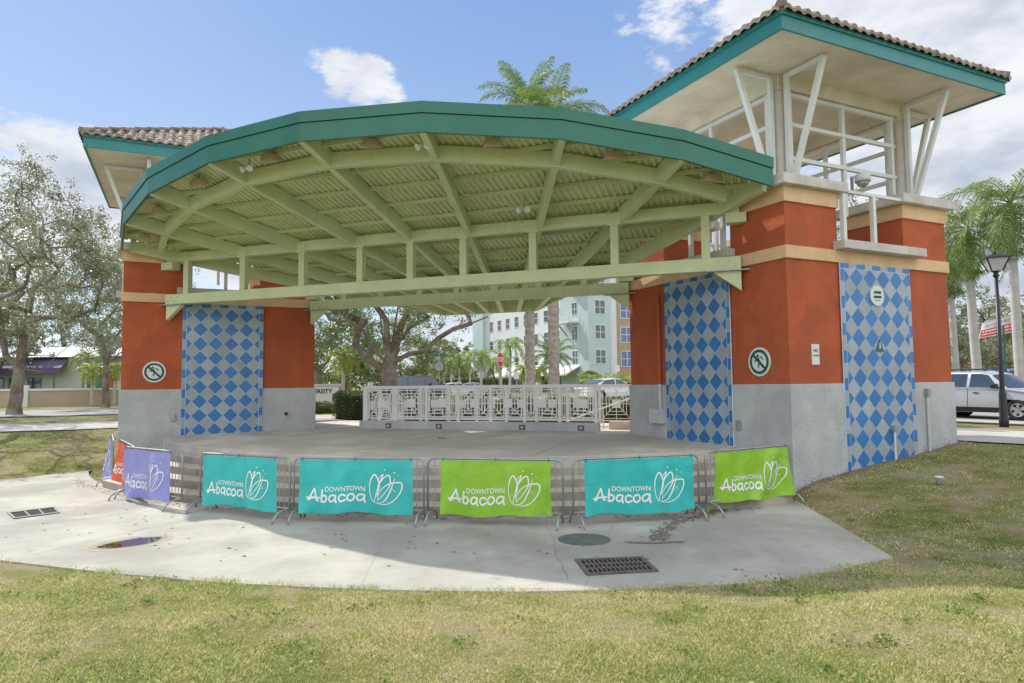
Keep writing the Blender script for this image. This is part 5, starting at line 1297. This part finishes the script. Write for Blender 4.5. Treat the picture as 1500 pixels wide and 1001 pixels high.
for sx, sy in ((-1, -1), (1, -1), (1, 1), (-1, 1)): MB().bar((px_+sx*a_, py_+sy*a_, zb), (px_+sx*b_, py_+sy*b_, zt+.01), .035).build('edge', M['black'], ln)
mb = MB(); c_ = b_+.05; mb.add([(px_+sx*c_, py_+sy*c_, zt) for sx, sy in ((-1, -1), (1, -1), (1, 1), (-1, 1))]+[(px_+sx*c_, py_+sy*c_, zt+.04) for sx, sy in ((-1, -1), (1, -1), (1, 1), (-1, 1))]+[(px_+sx*.07, py_+sy*.07, zt+.18) for sx, sy in ((-1, -1), (1, -1), (1, 1), (-1, 1))],
    [(3, 2, 1, 0), (0, 1, 5, 4), (1, 2, 6, 5), (2, 3, 7, 6), (3, 0, 4, 7), (4, 5, 9, 8), (5, 6, 10, 9), (6, 7, 11, 10), (7, 4, 8, 11), (8, 9, 10, 11)]); mb.build('roof', M['black'], ln)
MB().lathe([(.03, 0), (.05, .05), (.015, .12), (.01, .17)], 8, (px_, py_, zt+.175)).build('finial', M['black'], ln)
lp.rotation_euler.z = 0
# street banner between the palms
q0, q1, q2, q3 = P(1438.5, 473.5, 34.5), P(1486.5, 458.5, 33.4), P(1485.5, 486, 33.4), P(1433.5, 496.5, 34.5)
sb = thing('street_banner', 'slanting red and white cloth banner strung between the two right palms', 'banner', tuple(q3))
def sbf(u, v, o=0): 
    a_ = q0.lerp(q1, u); b_ = q3.lerp(q2, u); r_ = a_.lerp(b_, v); nn = (q1-q0).cross(q3-q0).normalized(); nn = nn if nn.dot(-FW) > 0 else -nn
    return r_+nn*(.03*math.sin(u*7)*v+o)
mb = MB(); mb.add([sbf(i/16, j/6) for j in range(7) for i in range(17)], [(j*17+i, j*17+i+1, j*17+i+18, j*17+i+17) for j in range(6) for i in range(16)]); mb.build('sheet', M['sign_white'], sb)
mb = MB()
def rect(u0, u1, v0, v1, o=.012, n=10):
    mb.add([sbf(u0+(u1-u0)*i/n, v, o) for v in (v0, v1) for i in range(n+1)], [(i, i+1, n+2+i, n+1+i) for i in range(n)])
rect(.03, .97, .50, .95); rect(.03, .97, .045, .08); mb.build('red_field', M['sign_red'], sb)
# lines of writing too small to read in the photograph: word shapes only
rs = random.Random(4)
mb = MB()
for v0, v1 in ((.58, .69), (.77, .86)):
    u = .08
    while u < .9:
        w_ = rs.uniform(.015, .03); mb.add([sbf(u, v0, .016), sbf(u+w_, v0, .016), sbf(u+w_, v1, .016), sbf(u, v1, .016)], [(0, 1, 2, 3)]); u += w_+rs.choice((.008, .008, .008, .03))
mb.build('lower_lettering', M['sign_white'], sb)
mb = MB(); u = .12
while u < .86:
    w_ = rs.uniform(.02, .035); mb.add([sbf(u, .2, .016), sbf(u+w_, .2, .016), sbf(u+w_*.7, .4, .016), sbf(u, .4, .016)], [(0, 1, 2, 3)]); u += w_+rs.choice((.012, .012, .04))
mb.build('upper_lettering', M['galv'], sb)
for a_, b_ in ((q0, P(1432, 474, 35.5)), (q3, P(1433, 500, 35.8)), (q1, P(1494, 453, 33)), (q2, P(1494, 491, 33))): MB().tube([tuple(a_), tuple(b_)], .012, 4).build('rope', M['sign_white'], sb)
def street_sign(name, label, px_, D, zc, rad, yaw, col, back=False, blade=False, group='stop signs at the crossing'):
    p = gat(px_, D); root = thing(name, label, 'sign', tuple(p), group); zc = zc
    MB().tube([(p.x, p.y, p.z-.1), (p.x, p.y, zc+rad+(.75 if blade else .05))], .035, 6).build('post', M['galv'], root)
    dx = Vector((math.cos(yaw), math.sin(yaw), 0)); nn = Vector((-dx.y, dx.x, 0)); c = Vector((p.x, p.y, zc))-nn*.045
    def oct_(r_, o): return [c+dx*r_*math.cos(R(22.5+45*k))+Vector((0, 0, r_*math.sin(R(22.5+45*k))))-nn*o for k in range(8)]
    mb = MB(); mb.add(oct_(rad, 0)+oct_(rad, .012), [tuple(range(8)), tuple(range(15, 7, -1))]+[(k, (k+1) % 8, 8+(k+1) % 8, 8+k) for k in range(8)]); pl = mb.build('plate', M['galv'] if back else M['sign_white'], root)
    if not back:
        mb = MB(); mb.add(oct_(rad*.93, .014), [tuple(range(8))]); mb.build('face', M[col], pl)
        vs, fs = text_poly('STOP', rad*.75, .01); mb = MB(); mb.add([c+dx*x+Vector((0, 0, y))-nn*.018 for x, y in vs], fs); mb.build('lettering', M['sign_white'], pl)
    if blade:
        mb = MB(); cc = Vector((p.x, p.y, zc+rad+.55)); mb.bar(cc-dx*.45, cc+dx*.45, .02, .24); mb.build('name_blade', M['door_green'], root)
cy_ = math.atan2(RT.y, RT.x)
street_sign('stop_sign', 'red stop sign turned nearly edge on, in front of the green palms', 731.5, 33, ztop(532, 33), .39, cy_+R(66), 'sign_red')
street_sign('stop_sign', 'grey back of a stop sign with a green street name blade above it', 643.5, 56, ztop(541, 56), .40, cy_, 'galv', True, True)
p = gat(1474, 27.5); root = thing('street_name_sign', 'green post with a street name blade behind the silver car', 'sign', tuple(p))
MB().tube([(p.x, p.y, p.z), (p.x, p.y, ztop(490, 27.5))], .04, 6).build('post', M['door_green'], root)
for px2, D, zt, lb in ((905, 44, 544, 'thin white sign post by the yellow palms'), (757, 40, 553, 'thin white sign post beside the left rough palm')):
    p = gat(px2, D); root = thing('sign_post', lb, 'sign', tuple(p), 'thin sign posts'); MB().tube([(p.x, p.y, p.z), (p.x, p.y, ztop(zt, D))], .03, 6).build('post', M['galv'], root)
    z = ztop(zt, D); dd = Vector((RT.x, RT.y, 0)); c = Vector((p.x, p.y, z-.1)); MB().bar(c-dd*.15-Vector((0, .04, 0)), c+dd*.15-Vector((0, .04, 0)), .02, .42).build('plate', M['sign_white'], root)
for px2, D, zt, lb in ((472, 31, 548, 'first'), (541, 52, 552, 'second'), (557, 54, 556, 'third')):
    pass

# ================================================================ CARS
def interp(tab, x):
    xs = [t[0] for t in tab]; return [float(np.interp(x, xs, [t[k] for t in tab])) for k in range(1, len(tab[0]))]
def car(label, loc, rz, col, kind='suv', group=None):
    # local: x forward, y left; built from lengthwise stations (x, belt z, roof z, half width)
    root = thing('parked_car', label, 'car', loc, group); local()
    if kind == 'suv': L, Wd, st, wr, wx, cab = 4.9, .95, [(-2.45, .95, .97, .80), (-2.40, 1.10, 1.45, .90), (-2.2, 1.10, 1.70, .94), (-1.0, 1.10, 1.80, .95), (.2, 1.09, 1.79, .95), (.55, 1.09, 1.70, .95), (1.22, 1.08, 1.12, .94), (1.9, .98, 1.02, .92), (2.3, .88, .92, .84), (2.45, .65, .67, .72)], .385, (-1.42, 1.46), (-2.12, 1.12)
    elif kind == 'van': L, Wd, st, wr, wx, cab = 5.6, 1.0, [(-2.8, 1.1, 1.15, .85), (-2.75, 1.25, 2.0, .95), (-2.4, 1.25, 2.15, 1.0), (1.0, 1.22, 2.15, 1.0), (1.3, 1.2, 2.0, 1.0), (2.15, 1.12, 1.16, .97), (2.65, .95, 1.0, .9), (2.8, .7, .72, .8)], .36, (-1.75, 1.85), (-2.6, 2.0)
    else: L, Wd, st, wr, wx, cab = 4.6, .90, [(-2.3, .75, .78, .75), (-2.2, .92, .95, .84), (-1.75, .95, 1.02, .88), (-.95, .95, 1.36, .90), (-.2, .94, 1.45, .90), (.35, .93, 1.40, .90), (1.15, .92, .96, .89), (1.9, .80, .84, .84), (2.2, .68, .72, .76), (2.3, .5, .52, .68)], .32, (-1.35, 1.38), (-1.65, 1.08)
    def S(x, t):       # t 0 sill .. 1 belt .. 2 roof centre
        zb, zr, hw = interp(st, x); z0 = .26
        if t <= 1:
            y = hw*(.95+.05*math.sin(math.pi*min(1, t*1.1))-.02*t); return (y, z0+(zb-z0)*t)
        f = t-1; tum = min(.24, (zr-zb)*.34)
        y = (hw-.03)-tum*min(1, f/.62); z = zb+(zr-zb)*min(1, f/.62)*.94
        if f > .62: g_ = (f-.62)/.38; y = (hw-.03-tum)*(1-g_); z = zb+(zr-zb)*(.94+.06*math.sin(g_*math.pi/2))
        return (y, z)
    nx_ = 56; ts = [0, .15, .35, .6, .85, .97, 1.0, 1.05, 1.2, 1.4, 1.58, 1.64, 1.7, 1.8, 1.9, 2.0]
    mb = MB(); vs = []; X = [st[0][0]+(st[-1][0]-st[0][0])*k/nx_ for k in range(nx_+1)]
    for x in X:
        row = [(x,)+S(x, t_) for t_ in ts]; vs += row+[(a_, -b_, c_) for a_, b_, c_ in row[-2::-1]]
    n = 2*len(ts)-1
    fs = []
    for k in range(nx_):
        xm_ = (X[k]+X[k+1])/2
        for q in range(n-1):
            qq = min(q, n-2-q)
            if qq < 3 and any(abs(xm_-w_) < wr+.05 for w_ in wx): 
                if qq < 2 or any(abs(xm_-w_) < wr*.8 for w_ in wx): continue
            fs.append((k*n+q, k*n+q+1, (k+1)*n+q+1, (k+1)*n+q))
    fs += [tuple(range(n)), tuple(nx_*n+k for k in range(n-1, -1, -1))]
    mb.add(vs, fs); body = mb.build('body', M[col], root, smooth=True)
    # glass patches, a few millimetres proud of the body
    def patch(name, x0, x1, t0, t1, side, mt, off=.008, nx=8, nt=5, slx0=0, slx1=0):
        mb = MB(); v = []
        for j in range(nt+1):
            t_ = t0+(t1-t0)*j/nt
            for i in range(nx+1):
                f = i/nx; x = (x0+slx0*j/nt)*(1-f)+(x1+slx1*j/nt)*f; y, z = S(x, t_); v.append((x, side*(y+off), z+off*.5))
        mb.add(v, [(j*(nx+1)+i, j*(nx+1)+i+1, (j+1)*(nx+1)+i+1, (j+1)*(nx+1)+i) for j in range(nt) for i in range(nx)]); return mb.build(name, mt, root, smooth=True)
    c0, c1 = cab
    for s_ in (-1, 1):
        if kind == 'suv': segs = [(c0+.1, -1.25, .12, 0), (-1.12, -.28, 0, 0), (-.16, .98, 0, -.52)]
        elif kind == 'van': segs = [(c0+.1, -1.1, 0, 0), (-1.0, .35, 0, 0), (.45, 1.75, 0, -.55)]
        else: segs = [(-1.45, -.2, .40, 0), (-.12, .98, 0, -.55)]
        for a_, b_, s0_, s1_ in segs: patch('side_window', a_, b_, 1.09, 1.56, s_, M['glass'], slx0=s0_, slx1=s1_)
        # door seams and handles, cladding, arches
        for x in ((-1.2, -.22, .95) if kind != 'sedan' else (-1.1, -.16, .92)): patch('door_seam', x-.008, x+.008, .12, 1.04, s_, M['dark'], .004, 1, 6)
        for x in ((-.95, .0) if kind != 'sedan' else (-.85, .1)):
            y, z = S(x, .87); MB().box((x-.02, s_*y-(.01 if s_ > 0 else .035), z-.02), (x+.17, s_*y+(.035 if s_ > 0 else .01), z+.015)).build('handle', M['black'], root, bevel=.005)
        if kind == 'suv': patch('sill_cladding', wx[0]+wr+.06, wx[1]-wr-.06, 0, .22, s_, M['black'], .02, 6, 3)
        y, z = S(.78, 1.12); MB().box((.72, min(s_*y, s_*(y+.24)), z-.02), (.88, max(s_*y, s_*(y+.24)), z+.15)).build('mirror', M['black'], root, bevel=.03)
        y, z = S(L/2-.35, .72); MB().box((L/2-.52, min(s_*(y-.05), s_*(y+.012)), z-.08), (L/2-.16, max(s_*(y-.05), s_*(y+.012)), z+.07)).build('headlight', M['glass_lamp'], root, bevel=.02)
    # windscreen and rear screen: across the width
    def screen(name, xa, xb):
        mb = MB(); v = []; nn_ = 12
        for j in range(6):
            x = xa+(xb-xa)*j/5
            for i in range(nn_+1):
                s = -1+2*i/nn_; t_ = 2-.40*abs(s); y, z = S(x, t_); v.append((x+(.012 if xb > xa else -.012)*0, (y if s > 0 else -y)*(1 if abs(s) > 1e-6 else 0), z+.012))
        mb.add(v, [(j*(nn_+1)+i, j*(nn_+1)+i+1, (j+1)*(nn_+1)+i+1, (j+1)*(nn_+1)+i) for j in range(5) for i in range(nn_)]); mb.build(name, M['glass'], root, smooth=True)
    if kind == 'suv': screen('windscreen', .60, 1.18); 
    elif kind == 'van': screen('windscreen', 1.32, 2.08)
    else: screen('windscreen', .42, 1.10); screen('rear_screen', -1.0, -1.65)
    if kind == 'suv':
        for s_ in (-1, 1): MB().tube([(-2.0, s_*.66, 1.80), (-1.9, s_*.66, 1.86), (.2, s_*.66, 1.86), (.35, s_*.66, 1.79)], .022, 6).build('roof_rail', M['black'], root)
    MB().box((-L/2+.02, -.7, .30), (L/2-.05, .7, .62)).build('underbody', M['dark'], root)
    for x in wx:
        for s_ in (-1, 1):
            hw = interp(st, x)[2]; yo = s_*(hw-.01); yi = s_*(hw-.23)
            def ringp(r_, y, n_=28): return [(x+r_*math.cos(2*math.pi*k/n_), y, wr+r_*math.sin(2*math.pi*k/n_)) for k in range(n_)]
            mb = MB(); rings = [(wr*.62, yo-s_*.02), (wr*.92, yo), (wr, yo-s_*.03), (wr, yi+s_*.02), (wr*.9, yi)]; v = []
            for r_, y in rings: v += ringp(r_, y)
            mb.add(v, [(a_*28+k, a_*28+(k+1) % 28, (a_+1)*28+(k+1) % 28, (a_+1)*28+k) for a_ in range(4) for k in range(28)]); wh = mb.build('wheel', M['rubber'], root, smooth=True)
            mb = MB(); v = ringp(wr*.64, yo-s_*.02)+ringp(wr*.56, yo-s_*.03)+ringp(wr*.54, yo-s_*.12); mb.add(v, [(a_*28+k, a_*28+(k+1) % 28, (a_+1)*28+(k+1) % 28, (a_+1)*28+k) for a_ in range(2) for k in range(28)])
            for k in range(5):
                th = 2*math.pi*k/5+.3; ca, sa = math.cos(th), math.sin(th); p0 = (x+wr*.08*ca, yo-s_*.035, wr+wr*.08*sa); p1 = (x+wr*.58*ca, yo-s_*.035, wr+wr*.58*sa)
                d_ = Vector((-sa, 0, ca))
                for off, dep in ((0, 0),):
                    mb.add([Vector(p0)-d_*.045, Vector(p0)+d_*.045, Vector(p1)+d_*.065, Vector(p1)-d_*.065, Vector(p0)-d_*.045-Vector((0, s_*.05, 0)), Vector(p0)+d_*.045-Vector((0, s_*.05, 0)), Vector(p1)+d_*.065-Vector((0, s_*.05, 0)), Vector(p1)-d_*.065-Vector((0, s_*.05, 0))], [(0, 1, 2, 3), (0, 4, 5, 1), (1, 5, 6, 2), (2, 6, 7, 3), (3, 7, 4, 0)])
            mb.add(ringp(wr*.14, yo-s_*.025, 28), [tuple(range(28))]); mb.build('rim', M['alloy'], wh)
            mb = MB(); mb.add(ringp(wr*1.14, yi, 28), [tuple(range(28))]); mb.build('wheel_well', M['dark'], root)
    root.rotation_euler.z = rz
    return root
vdir = math.atan2(Vv.y, Vv.x); udir = math.atan2(U.y, U.x)
cp = gat(1487, 24.1); c_ = Vector((cp.x, cp.y, 0))+Vv*1.46+U*.95
car('silver grey sport utility car at the kerb behind the black lamp post', (c_.x, c_.y, float(ground(c_.x, c_.y))+.02), vdir+math.pi, 'car_silver', 'suv')
cp = gat(611, 56); car('dark blue grey van passing behind the spreading oak trunk', (cp.x, cp.y, .93), udir, 'car_dark', 'van')
cp = gat(893, 44); car('white sedan showing its roof above the railing beside the right tower', (cp.x, cp.y, cp.z+.05), udir+R(4), 'car_white', 'sedan')
cp = gat(665, 62); car('small white car just right of the van, far off', (cp.x, cp.y, cp.z+.1), udir+R(4), 'car_white', 'sedan')
cp = gat(694, 66); car('small pale silver car right of the far white one', (cp.x, cp.y, cp.z+.1), udir-R(4), 'car_silver', 'sedan')
cp = gat(1493, 44); car('blue car parked beyond the silver one at the right edge', (cp.x, cp.y, cp.z+.05), vdir+math.pi, 'car_blue', 'suv')

# ================================================================ GRASS
def grass(n, zone, hmin, hmax, wmin, wmax, name, label, seed):
    rng = np.random.default_rng(seed)
    D, hf = zone; # sample by distance and angle in front of the camera, wider than the view
    r_ = D[0]+(D[1]-D[0])*rng.random(n)**hf; a_ = rng.uniform(-.92, .92, n)
    x = CX+r_*np.sin(a_-YAW); y = CY+r_*np.cos(a_-YAW)
    dfr = (youter(x)-y)*.92; ds = sides(x, y)
    edge = .05*np.sin(x*7)+.03*np.sin(x*23+y*11)-.26*(rng.random(n)**3)
    ok = (dfr > edge*.6) | ((ds > .02+edge) & (y < -2.9)) | ((np.abs(x) > 9.6) & (y >= -2.9))
    uu = (x+y)*S2; vv = (-x+y)*S2
    tx = (x-A.x)*U.x+(y-A.y)*U.y; ty = (x-A.x)*Vv.x+(y-A.y)*Vv.y
    ok &= ~((tx > -.3) & (tx < L2+.3) & (ty > -.12-.3*rng.random(n)**2) & (ty < L1+1)) & (uu < 10.9) & (vv < 10.9)
    txl = (-x-A.x)*U.x+(y-A.y)*U.y; tyl = (-x-A.x)*Vv.x+(y-A.y)*Vv.y
    ok &= ~((txl > -.05) & (txl < L2) & (tyl > -.05) & (tyl < L1+1))
    bare = np.sin(x*1.9+1.3*np.sin(y*1.3))*np.sin(y*2.3+np.sin(x*1.1)) + .5*np.sin(x*5.3+y*3.1)
    ok &= ~((bare > .95) & (rng.random(n) < .75))
    x, y = x[ok], y[ok]; n = len(x); z = ground(x, y)-.008; z = np.where(z < -.04, .0, z)
    h = rng.uniform(hmin, hmax, n)*(1+.35*np.sin(x*3.1)*np.sin(y*2.7)); w_ = rng.uniform(wmin, wmax, n); az = rng.uniform(0, 2*np.pi, n); ln_ = rng.uniform(.2, 1.15, n)*h; la = rng.uniform(0, 2*np.pi, n)
    dx, dy = np.cos(az)*w_/2, np.sin(az)*w_/2; lx, ly = np.cos(la)*ln_, np.sin(la)*ln_
    V_ = np.stack([np.stack([x-dx, y-dy, z], 1), np.stack([x+dx, y+dy, z], 1), np.stack([x+dx*.7+lx*.4, y+dy*.7+ly*.4, z+h*.65], 1), np.stack([x+lx, y+ly, z+h], 1)], 1)
    V_ = V_.reshape(-1, 3)
    return tag(npmesh(name, V_, np.arange(4*n).reshape(n, 4), M['blade']), label, kind='stuff')
grass(480000, ((3.6, 10.5), .75), .015, .038, .003, .007, 'grass', 'short patchy green and straw coloured lawn grass in the foreground', 1)
grass(430000, ((9.5, 30), .7), .018, .042, .005, .011, 'grass', 'short patchy lawn grass beside the towers', 2)

# ================================================================ SMALL STEEL DETAIL ON THE CANOPY
root = cano; ORG = tuple(cano.location)
for tr_, y, half in (('front', -1.2, 8.52), ('rear', 1.9, 5.42)):
    mb = MB()
    for s_ in (-1, 1):
        for k in range(4): mb.tube([(s_*(half-.12-.13*k), y-.15, 2.5658+EYE+.09+.12*(k % 2)), (s_*(half-.12-.13*k), y-.118, 2.5658+EYE+.09+.12*(k % 2))], .014, 6)
    mb.build('bolts', M['galv'], cano)
for x in (1.57, -1.57, 3.5, -3.5, 0, 5.6, -5.6):     # gusset plates where the rafters cross the upper chord
    zt = hp(-1.2); MB().box((x-.17, -1.325, zt-.03), (x+.17, -1.312, zt+.27)).build('gusset', M['sage'], cano)
# conduit run under the decking
for pts in ([(2.5, -4.6), (2.3, -3.0), (3.3, -2.2), (3.2, -1.0)], [(-5.0, -3.9), (-4.6, -2.6), (-4.3, -.8)], [(6.2, -3.3), (5.6, -1.6), (4.4, .4)], [(.4, -5.0), (.3, -3.2), (1.2, -2.0)]):
    MB().tube([(x, y, hp(y)+DK-.16) for x, y in pts], .014, 6).build('conduit', M['sage'], cano)

# ---- fallen leaves and weeds on the lawn
vs = []; fs = []; rs = random.Random(9)
for k in range(900):
    r_ = rs.uniform(4, 16); a_ = rs.uniform(-.8, .8); x, y = CX+r_*math.sin(a_-YAW), CY+r_*math.cos(a_-YAW)
    if not ((youter(x)-y) > .1 or float(sides(x, y)) > .2): continue
    if y > -3: continue
    z = float(ground(x, y))+.022; q = rs.uniform(.012, .035); an = rs.random()*6; o_ = len(vs)
    for t_, l_ in ((0, 1), (1.2, .5), (3.14, .9), (4.4, .45)): vs.append((x+q*l_*math.cos(an+t_), y+q*l_*math.sin(an+t_), z+rs.uniform(-.006, .012)))
    fs.append((o_, o_+1, o_+2, o_+3))
mb = MB(); mb.add(vs, fs); tag(mb.build('fallen_leaves', mat('dead_leaf', (.20, .12, .06), .9, .3, 9, island=.5)), 'small brown dead leaves scattered over the lawn', kind='stuff')
rng_ = np.random.default_rng(5); cen = []
for k in range(170):
    r_ = rng_.uniform(4, 15); a_ = rng_.uniform(-.8, .8); x, y = CX+r_*math.sin(a_-YAW), CY+r_*math.cos(a_-YAW)
    if y > -4 or not ((youter(x)-y) > .12 or float(sides(x, y)) > .3): continue
    n_ = rng_.integers(20, 60); sp_ = rng_.uniform(.04, .14); cen.append(np.stack([x+rng_.normal(size=n_)*sp_, y+rng_.normal(size=n_)*sp_, np.full(n_, float(ground(x, y))+.02)+rng_.random(n_)*.03], 1))
tag(leaves('lawn_weeds', np.concatenate(cen), .035, M['hedge_leaf2'] if 'hedge_leaf2' in M else M['palm_leaf'], None, .7, 1.5, rng_), 'small green weeds and clover tufts growing in the lawn', kind='stuff')

belt('distant_trees', 'far belt of trees across the street at the right, outside the photograph', [(62, -60), (68, -20), (66, 15), (60, 40)], 8.0, 16000, .5, 'oak_leaf2')

for xf_, side_ in ((xfR, 1),):
    rs = random.Random(side_+5); vs = []; fs = []
    for k in range(420):
        f_ = rs.random()
        p_ = rs.uniform(.0, L2) if side_ > 0 else rs.uniform(0, L1)
        q_ = xf_((p_, -.05, 0)) if side_ > 0 else xf_((-.05, p_, 0)); z0_ = max(float(ground(q_.x*1.0, q_.y)), .0) if side_ > 0 else .9
        z_ = z0_+abs(rs.gauss(0, .06)); r_ = rs.uniform(.004, .016); o_ = len(vs)
        for t_ in range(5):
            a_ = t_*1.256+f_; l_ = r_*rs.uniform(.6, 1.2)
            vs.append(xf_((p_+l_*math.cos(a_), -.0475, z_+l_*math.sin(a_))) if side_ > 0 else xf_((-.0475, p_+l_*math.cos(a_), z_+l_*math.sin(a_))))
        fs.append(tuple(range(o_, o_+5)))
    mb = MB(); mb.add(vs, fs); rt_ = twR if side_ > 0 else twL; ORG = tuple(rt_.location); ob_ = mb.build('soil_splashes', M['soil'], rt_); ob_['kind'] = 'stuff'
